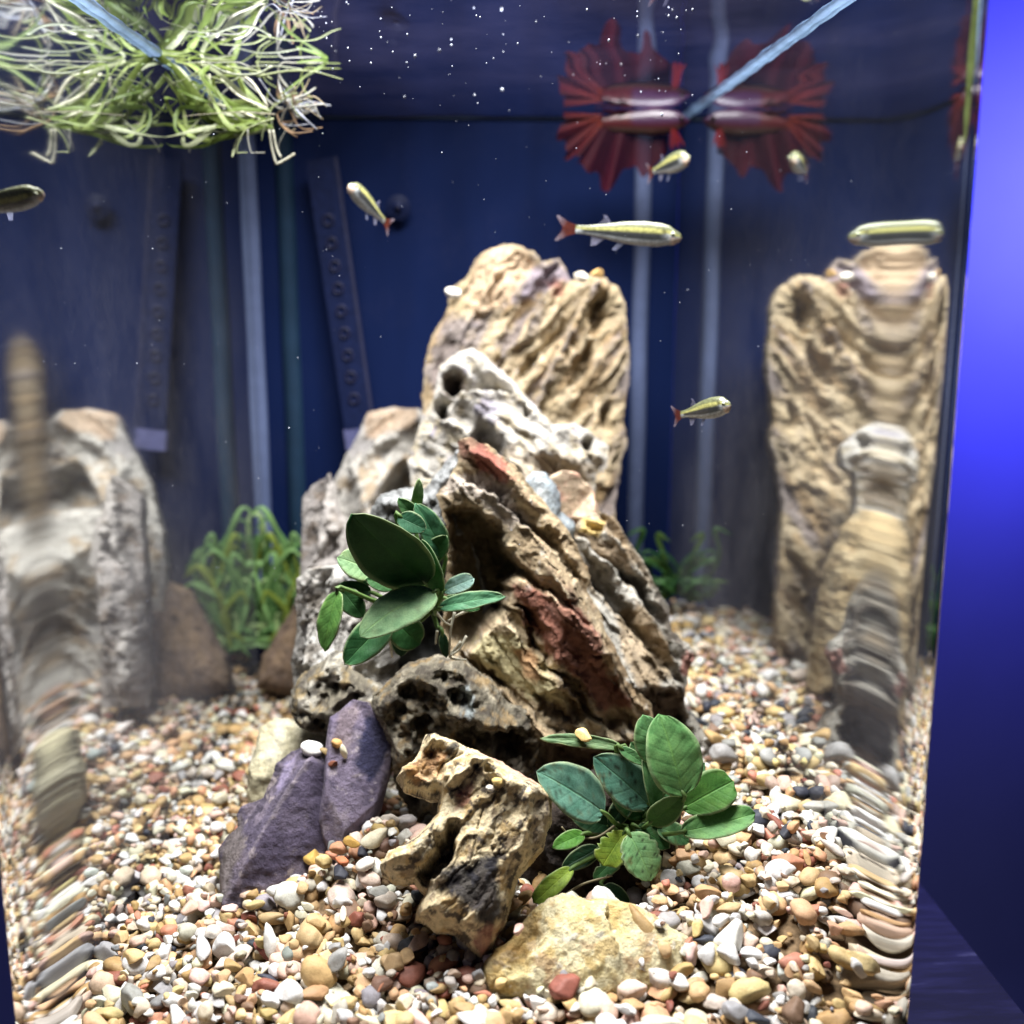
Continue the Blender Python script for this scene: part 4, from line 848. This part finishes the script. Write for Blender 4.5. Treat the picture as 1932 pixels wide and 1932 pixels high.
for k in range(16):
    x0, y0 = fr_.choice([(512, 236), (510, 210), (500, 226), (516, 242)]); bx_ = fr_.uniform(300, 420); by_ = fr_.uniform(125, 272)
    paths.append([(x0, y0), (x0*.6+bx_*.4, y0+fr_.uniform(-30, 20)), (bx_+fr_.uniform(0, 40), by_), (bx_-fr_.uniform(0, 25), by_-fr_.uniform(10, 50)), (bx_+fr_.uniform(10, 60), by_-fr_.uniform(30, 80))])
for i, pth in enumerate(paths):
    P = [wat(x, y, 59+fr_.uniform(-1.2, 1.2)) for x, y in pth]
    obj('leaf', ribbon_mesh('leaf', P, fr_.uniform(.11, .32), FG[i % 5], .5, i), RIBBON, fl)
for i in range(34):
    hub = fr_.choice([(535, 192), (545, 205), (528, 232), (548, 196)]); a = fr_.uniform(-2.4, 1.2); L = fr_.uniform(30, 85)
    e = (hub[0]+math.cos(a)*L, hub[1]+math.sin(a)*L*.8); m_ = ((hub[0]+e[0])/2+fr_.uniform(-12, 12), (hub[1]+e[1])/2+fr_.uniform(-12, 12))
    d = 59+fr_.uniform(-2, 2); P = curve_pts([wat(*hub, 59), wat(m_[0]+fr_.uniform(-10, 10), m_[1]+fr_.uniform(-14, 14), d), wat(*e, d+fr_.uniform(-.6, .6))], 12)
    V, F = tube(P, np.linspace(.055, .03, 12)*fr_.uniform(.5, 1.4), 6)
    c = fr_.choice([(166, 166, 160), (150, 154, 166), (156, 144, 120), (126, 102, 78)])
    obj('root', make_mesh('root', V, F, colors=np.tile(lin(c), (len(V), 1))), ROOT, fl)
for i in range(26):
    x, y = fr_.uniform(430, 600), fr_.uniform(120, 245); a = fr_.uniform(2.2, 4.2) if fr_.random() < .7 else fr_.uniform(0, 6.3); pts = []; da = fr_.uniform(-.55, .55); d = 59+fr_.uniform(-2.5, 2.5)
    for k in range(7):
        pts.append(wat(x, min(max(y, 118), 288), d)); x = max(306, x+math.cos(a)*fr_.uniform(18, 36)); y += math.sin(a)*fr_.uniform(12, 26); a += da
    P = curve_pts(pts, 24); V, F = tube(P, np.linspace(.05, .022, 24)*fr_.uniform(.6, 1.4), 5)
    c = fr_.choice([(160, 160, 150), (146, 152, 130), (122, 134, 80), (136, 144, 106), (150, 144, 126)])
    obj('root', make_mesh('root', V, F, colors=np.tile(lin(c), (len(V), 1))), ROOT, fl)
for pth in ([(508, 245), (512, 275), (521, 310)], [(515, 245), (522, 280), (530, 297)], [(521, 310), (540, 300), (556, 290)], [(450, 240), (400, 215), (395, 140)], [(505, 205), (450, 180), (410, 140)], [(500, 230), (440, 205), (400, 195)], [(505, 200), (470, 150), (420, 135)]):
    V, F = tube(curve_pts([wat(x, y, 58.6) for x, y in pth], 12), .055, 6)
    obj('root', make_mesh('root', V, F, colors=np.tile(lin((222, 220, 200)), (len(V), 1))), ROOT, fl)

def grass_plant(label, base, d, tips, w, cols, group):
    pl = thing('grassy_plant', label, 'plant', group); r = random.Random(len(label))
    for i, (tx, ty, sx) in enumerate(tips):
        b = at(base[0]+r.uniform(-18, 18), base[1]+r.uniform(-8, 8), d+r.uniform(-.6, .6)); t = at(tx, ty, d+r.uniform(-1, 1))
        m_ = (b+t)/2; m_[0] += sx*.02*d; m_[2] += abs(t[0]-b[0])*.25
        dr = t+np.array([(.9 if t[0] > b[0] else -.9)*r.uniform(.3, 1.4), 0, -r.uniform(.2, 1.5)])
        obj('leaf', ribbon_mesh('leaf', [b, m_, t, dr], w*r.uniform(.6, 1.3), cols[i % len(cols)], .6, i), RIBBON, pl)
rr_ = random.Random(8)
def arch(cx, n, y0, y1, spread): return [(cx+rr_.uniform(-spread, spread), rr_.uniform(y0, y1), rr_.uniform(-1.2, 1.2)) for _ in range(n)]
grass_plant('bushy green grass-leaved plant at the back left corner', (535, 1225), 76.5, [(500, 962, .6), (492, 975, -.3), (512, 985, 1.2), (556, 1045, .5), (495, 1045, -.8)]+arch(535, 60, 1010, 1215, 56), .4, [(122, 160, 98), (158, 184, 124), (90, 128, 74), (132, 150, 64)], 'grass-leaved plants at the back')
grass_plant('sparse dark green plant at the back right corner', (1235, 1130), 77, [(1212, 1000, -.6), (1240, 1010, .6), (1250, 1040, .8)]+arch(1232, 14, 1030, 1120, 26), .4, [(60, 100, 50), (96, 130, 60), (40, 76, 42)], 'grass-leaved plants at the back')
hg = thing('streak_leaves', 'long thin green leaves added to stand in for a reflected streak in the right glass edge', 'plant')  # leaves added to make the green reflection streak in the bent glass
for i, (x, y1) in enumerate(((.55, 28.6), (1.0, 29.4))):
    P = [np.array([X1-x, 33.6, z]) for z in (WATER-.2, 34, 31, y1)]
    obj('leaf', ribbon_mesh('leaf', P, .13, (140, 158, 96), .2, i), RIBBON, hg)

# ------------------------------------------------------------------ fish
def loft_fish(head, tail, up, H, W, label, group, name='striped_fish', sway=.0, cols=None):
    head, tail = np.array(head), np.array(tail); X = head-tail; L = np.linalg.norm(X); X /= L
    Z = up-X*(up@X); Z /= np.linalg.norm(Z); Y = np.cross(Z, X)
    f = thing(name, label, 'fish', group)
    def W3(s, y, z): return tail+X*L*s+Y*(y+sway*L*(s-.5)**2*np.sign(.5-s)*1.0)+Z*z
    ss = np.concatenate([[.16], np.linspace(.2, .93, 22), [.965, .985, 1.0]])
    hp = np.interp(ss, [.16, .25, .4, .55, .7, .82, .9, .95, .985, 1.], [.34, .36, .60, .88, 1.0, .95, .78, .56, .32, .05])*H/2
    wp = np.interp(ss, [.16, .3, .5, .7, .85, .95, 1.], [.18, .35, .7, 1., 1., .7, .05])*W/2
    n = 30; V = []; C = []
    _g = 0
    gold, silver, dark, olive = lin((176, 174, 108)), lin((186, 192, 194)), lin((10, 12, 10)), lin((104, 108, 78))
    for s, h, w in zip(ss, hp, wp):
        for k in range(n):
            a = 2*math.pi*k/n; y, z = math.cos(a)*w, math.sin(a)*h; V.append(W3(s, y, z-(.06*H if s > .9 else 0)))
            q = math.sin(a)
            c = silver if q < .05 else gold
            if q > .55: c = olive
            if -.42 < q < .1 and .2 < s < .86: c = dark*.9+c*.1
            if .83 < s < .87 and -.5 < q < .45: c = c*.3
            if s > .92 and q < -.2: c = lin((214, 190, 170))
            C.append(c)
    m = len(ss); F = [(i*n+k, (i+1)*n+k, (i+1)*n+(k+1) % n, i*n+(k+1) % n) for i in range(m-1) for k in range(n)]+[tuple(range(n)), tuple(range(m*n-1, (m-1)*n-1, -1))]
    obj('body', make_mesh('body', V, F, colors=np.array(C)), FISH, f)
    def fin(nm, outline, colr, tipc):
        c0 = np.mean(outline, 0); pts = [c0]+list(outline); k = len(outline)
        V = [W3(s, .0, z*H) for s, z in pts]+[W3(s, .02*W, z*H) for s, z in pts]
        F = [(0, 1+i, 1+(i+1) % k) for i in range(k)]+[(k+1, k+2+(i+1) % k, k+2+i) for i in range(k)]
        C = [lin(colr)]+[lin(tipc if abs(z) > .55 or s < .04 else colr) for s, z in outline]; C = C+C
        obj(nm, make_mesh(nm, V, F, smooth=False, colors=np.array(C)), FIN, f)
    fin('tail_fin', [(.18, .15), (.10, .28), (.02, .52), (.0, .50), (.05, .1), (.055, 0), (.05, -.1), (.0, -.50), (.02, -.52), (.10, -.28), (.18, -.15)], (112, 54, 36), (160, 150, 164))
    fin('dorsal_fin', [(.44, .33), (.40, .62), (.37, .66), (.38, .5), (.34, .3)], (120, 120, 140), (150, 150, 180))
    fin('anal_fin', [(.40, -.28), (.33, -.58), (.29, -.62), (.29, -.3), (.28, -.18)], (150, 150, 170), (170, 170, 200))
    fin('pelvic_fin', [(.56, -.42), (.49, -.75), (.46, -.72), (.5, -.42)], (150, 156, 180), (170, 176, 210))
    for sgn in (-1, 1):
        V, F = ICO[2]; r = .10*H; c = W3(.925, sgn*np.interp(.925, ss, wp)*.86, .05*H)
        P = V*np.array([1, .55, 1]); P = c+r*(P[:, :1]*X+P[:, 1:2]*Y+P[:, 2:]*Z)
        rad = np.sqrt(V[:, 0]**2+V[:, 2]**2); cc = np.where((rad < .55)[:, None], lin((12, 12, 14)), lin((214, 220, 190)))
        obj('eye', make_mesh('eye', P, F, colors=cc), FISH, f)
    return f
SG = 'small striped fish swimming in the tank'
loft_fish(at(1287, 446, 56.6), at(1048, 430, 57.4), UP, 1.18, .5, 'long striped fish with an orange tail above the rocks, facing right', SG)
loft_fish(at(658, 347, 58.5), at(738, 430, 61), UP, .98, .6, 'small striped fish pointing up and left below the floating plant', SG)
loft_fish(at(1300, 296, 62.5), at(1220, 328, 65.5), UP, 1.1, .62, 'small striped fish just below the red fish', SG)
loft_fish(at(1379, 762, 46.6), at(1268, 786, 49.2), UP, .9, .5, 'small striped fish facing right near the middle height of the right glass', SG)
loft_fish(at(80, 360, 37.6), at(-58, 413, 37.9), UP+np.array([0, -.7, 0]), .8, .4, 'pale striped fish cut off by the left edge of the picture', SG)

def betta():
    f = thing('red_fish', 'dark red fish with large frilled fins just under the surface at the back right', 'fish')
    D = 75.5
    hd, tl = at(1302, 222, D-.5), at(1128, 226, D+.3); X = hd-tl; L = np.linalg.norm(X); X /= L; Z = UP-X*(UP@X); Z /= np.linalg.norm(Z); Y = np.cross(Z, X)
    n, m = 14, 16; V = []; C = []
    for i in range(m):
        s = i/(m-1); h = np.interp(s, [0, .2, .6, .85, 1], [.35, .7, 1, .8, .1])*.85; w = h*.6
        for k in range(n):
            a = 2*math.pi*k/n; V.append(tl+X*L*s+Y*math.cos(a)*w+Z*(math.sin(a)*h-.2)); C.append(lin((74, 26, 30)) if s < .35 else lin((66, 38, 66)) if math.sin(a) > -.2 else lin((70, 22, 28)))
    F = [(i*n+k, (i+1)*n+k, (i+1)*n+(k+1) % n, i*n+(k+1) % n) for i in range(m-1) for k in range(n)]+[tuple(range(n)), tuple(range(m*n-1, (m-1)*n-1, -1))]
    obj('body', make_mesh('body', V, F, colors=np.array(C)), FISH, f)
    V0_, F0_ = ICO[1]; obj('eye', make_mesh('eye', V0_*.16+hd-X*.55+Y*-.32+Z*-.05, F0_, colors=np.tile(lin((30, 14, 16)), (len(V0_), 1))), FISH, f)
    def fan(nm, roots_, tips, sd, frill=.5, c1=(70, 19, 20), c2=(56, 12, 19)):
        R_ = curve_pts([at(x, y, D+e) for x, y, e in roots_], 40); T_ = curve_pts([wat(x, y, D+e) for x, y, e in tips], 40); V = []; C = []; nr = 10
        for i in range(40):
            for j in range(nr):
                t = j/(nr-1); ext = 1+(.10*math.sin(i*.42+sd)+.045*math.sin(i*1.0+2*sd))*t; p = R_[i]+(T_[i]-R_[i])*t*ext+Y*frill*t*(math.sin(i*.62+sd)+.4*math.sin(i*1.5))+Z*.05*t*math.sin(i*1.3)
                p[2] = min(p[2], WATER-.06); V.append(p); C.append((lin(c1)*(1-t)+lin(c2)*t)*(1+.1*math.sin(i*2.3)+.3*math.sin(i*.45+sd)))
        I = np.arange(40*nr).reshape(40, nr); F = np.stack([I[:-1, :-1], I[1:, :-1], I[1:, 1:], I[:-1, 1:]], -1).reshape(-1, 4)
        obj(nm, make_mesh(nm, V, F, colors=np.clip(np.array(C), .002, 1)), BETTA, f)
    fan('tail_fin', [(1138, 216, 0), (1132, 224, 0), (1140, 234, 0)], [(1070, 206, .4), (1058, 240, .2), (1064, 285, 0), (1095, 300, -.4)], 1, .2, (100, 36, 28), (62, 14, 22))
    fan('anal_fin', [(1142, 232, 0), (1190, 240, 0), (1262, 238, 0)], [(1092, 302, -.3), (1128, 345, .3), (1150, 352, -.3), (1190, 318, .3), (1225, 322, -.2), (1262, 292, .2)], 2, .24, (50, 11, 18), (64, 14, 22))
    fan('dorsal_fin', [(1160, 216, 0), (1220, 214, 0)], [(1120, 206, .5), (1160, 204, -.2), (1215, 206, .3)], 3, .3)
    fan('pectoral_fin', [(1268, 226, -.4), (1272, 238, -.4)], [(1262, 280, -1.2), (1290, 270, -1.4)], 4, .2, (122, 32, 34), (100, 24, 30))
betta()

# ------------------------------------------------------------------ small things: strip with holes, suction cup, bubbles, loose pebbles
st = thing('perforated_strip', 'dark plastic strip with a row of round holes at the back wall', 'strip')
a_, b_ = at(604, 300, 79.3), at(677, 808, 79.0); X = b_-a_; L = np.linalg.norm(X); X /= L; S = np.cross(X, np.array([0, -1., 0])); S /= np.linalg.norm(S); N = np.cross(S, X)
def slab(o, l, w, t): return [o+X*i+S*j+N*k for k in (-t/2, t/2) for j in (-w/2, w/2) for i in (0, l)]
BF = [(0, 2, 3, 1), (4, 5, 7, 6), (0, 1, 5, 4), (2, 6, 7, 3), (0, 4, 6, 2), (1, 3, 7, 5)]
SM = mat_plain('strip_plastic', (.006, .0105, .040), .5, .1); SR = mat_plain('strip_rail', (.022, .024, .055), .5, .2); SP = mat_plain('strip_end', (.085, .09, .19), .4, .3); SH = mat_plain('hole_rim', (.016, .017, .045), .4, .3)
obj('bar', make_mesh('bar', slab(a_, L, 1.9, .4), BF, smooth=False), SM, st)
obj('rail', make_mesh('rail', slab(a_-S*1.05, L, .18, .5), BF, smooth=False), SR, st)
obj('end_cap', make_mesh('end_cap', slab(b_, 1.4, 2.1, .5), BF, smooth=False), SP, st)
for k in range(9):
    c = a_+X*(L*.22+k*L*.083)-N*0+np.array([0, -.28, 0]); ring = [c+.33*(X*math.cos(t)+S*math.sin(t)) for t in np.linspace(0, 2*math.pi, 17)]
    V, F = tube(ring, .07, 6); obj('hole', make_mesh('hole', V, F), SH, st)
c = at(751, 392, 80); sc = thing('suction_cup', 'small dark round suction cup stuck to the back wall', 'suction cup')
prof = [(0, .3), (.2, .3), (.24, .16), (.45, .12), (.8, .02), (.85, 0)]; V = []; nn = 24
for r, h in prof: V += [c+np.array([r*math.cos(t), -h, r*math.sin(t)]) for t in np.linspace(0, 2*math.pi, nn, endpoint=False)]
F = [(i*nn+k, i*nn+(k+1) % nn, (i+1)*nn+(k+1) % nn, (i+1)*nn+k) for i in range(len(prof)-1) for k in range(nn)]
obj('cup', make_mesh('cup', V, F), SM, sc)
V2 = (ICO[2][0]*.14)+c+np.array([0, -.3, 0]); obj('knob', make_mesh('knob', V2, ICO[2][1]), SH, sc)

VS, FS = [], []; off = 0; r = np.random.default_rng(12); V0, F0 = ICO[1]
def bub(p, a, el=1.5):
    global off
    VS.append(V0*np.array([a, a, a*el])+p); FS.append(F0+off); off += len(V0)
for _ in range(95):
    x, y = r.uniform(600, 1330), r.uniform(-10, 260)*r.uniform(.3, 1); d = r.uniform(37, 58); p = at(x, y, d)
    if p[2] > WATER-.05: p = at(x, y, d*.5+20)
    if p[2] > WATER-.05: continue
    bub(p, float(np.clip(r.lognormal(math.log(.020), .5), .008, .062)))
for _ in range(230):
    x, y = r.uniform(60, 1500), r.uniform(100, 1150); p = at(x, y, r.uniform(36, 56))
    if p[2] < WATER-.1 and X0+.3 < p[0] < X1-.3: bub(p, float(np.clip(r.lognormal(math.log(.012), .4), .006, .03)), 1.1)
obj('air_bubbles', make_mesh('air_bubbles', np.vstack(VS), np.vstack(FS)), mat_plain('bubble', (.42, .46, .56), .2, .6, .05), kind='stuff', label='tiny air bubbles drifting through the upper water', cat='bubbles')

single_pebble(1103, 1386, 41.0, .42, (220, 192, 130), 'cream pebble resting on the flat leaf of the lower plant', 6, (.2, .1, .5))
single_pebble(978, 1754, 35.5, .32, (190, 160, 150), 'pinkish angular pebble on the edge of the yellow rock', 2, (.3, .2, 1))
single_pebble(636, 1402, 45.9, .28, (190, 150, 96), 'tan pebble perched above the crack between the purple rocks', 0, (.5, .2, 1.2)); single_pebble(648, 1418, 45.6, .28, (232, 226, 200), 'white pebble perched above the crack between the purple rocks', 3, (1.2, 1.3, .3))
single_pebble(618, 1420, 45.9, .34, (134, 116, 80), 'olive pebble perched above the crack between the purple rocks', 3, (.1, .3, -.4)); single_pebble(628, 1440, 45.4, .27, (116, 72, 54), 'brown pebble wedged low in the crack between the purple rocks', 5, (.1, .3, 2)); single_pebble(588, 1412, 46.8, .5, (232, 232, 230), 'large white pebble behind the peak of the purple rock', 0, (.2, .2, .4))
single_pebble(938, 1474, 37.2, .2, (206, 178, 112), 'ochre pebble caught in the hollow of the mottled rock', 0, (.2, .1, .4)); single_pebble(925, 1487, 37.1, .17, (214, 208, 196), 'small white pebble caught in the hollow of the mottled rock', 0, (.3, .1, .9))
single_pebble(855, 552, 68, .5, (236, 232, 224), 'white pebble on the left shoulder of the tall rock', 0, (.2, .1, .4)); single_pebble(1098, 520, 68, .55, (226, 220, 206), 'white pebble on the top right of the tall rock', 4, (.2, .1, .4)); single_pebble(1128, 516, 68, .5, (206, 170, 112), 'ochre pebble on the top right of the tall rock', 5, (.2, .4, 1.4))
for i, (x, y, cl, nm) in enumerate([(640, 1600, (190, 142, 110), 'pale brown'), (665, 1588, (196, 158, 86), 'ochre'), (645, 1625, (206, 128, 92), 'coral'), (690, 1630, (222, 216, 206), 'white'), (640, 1648, (52, 54, 64), 'black'), (590, 1618, (190, 158, 88), 'ochre half-round'), (610, 1624, (218, 196, 140), 'cream'), (795, 1690, (48, 52, 58), 'dark slate')]):
    P = ground(x, y+6); single_pebble(x, y, P[1]-.2, .46 if cl[0] < 60 else .4, cl, nm+' pebble lying against the '+('mottled rock' if i == 7 else 'purple rock'), (i*5+1) % NSH, (.2, .1*i, i*1.1))
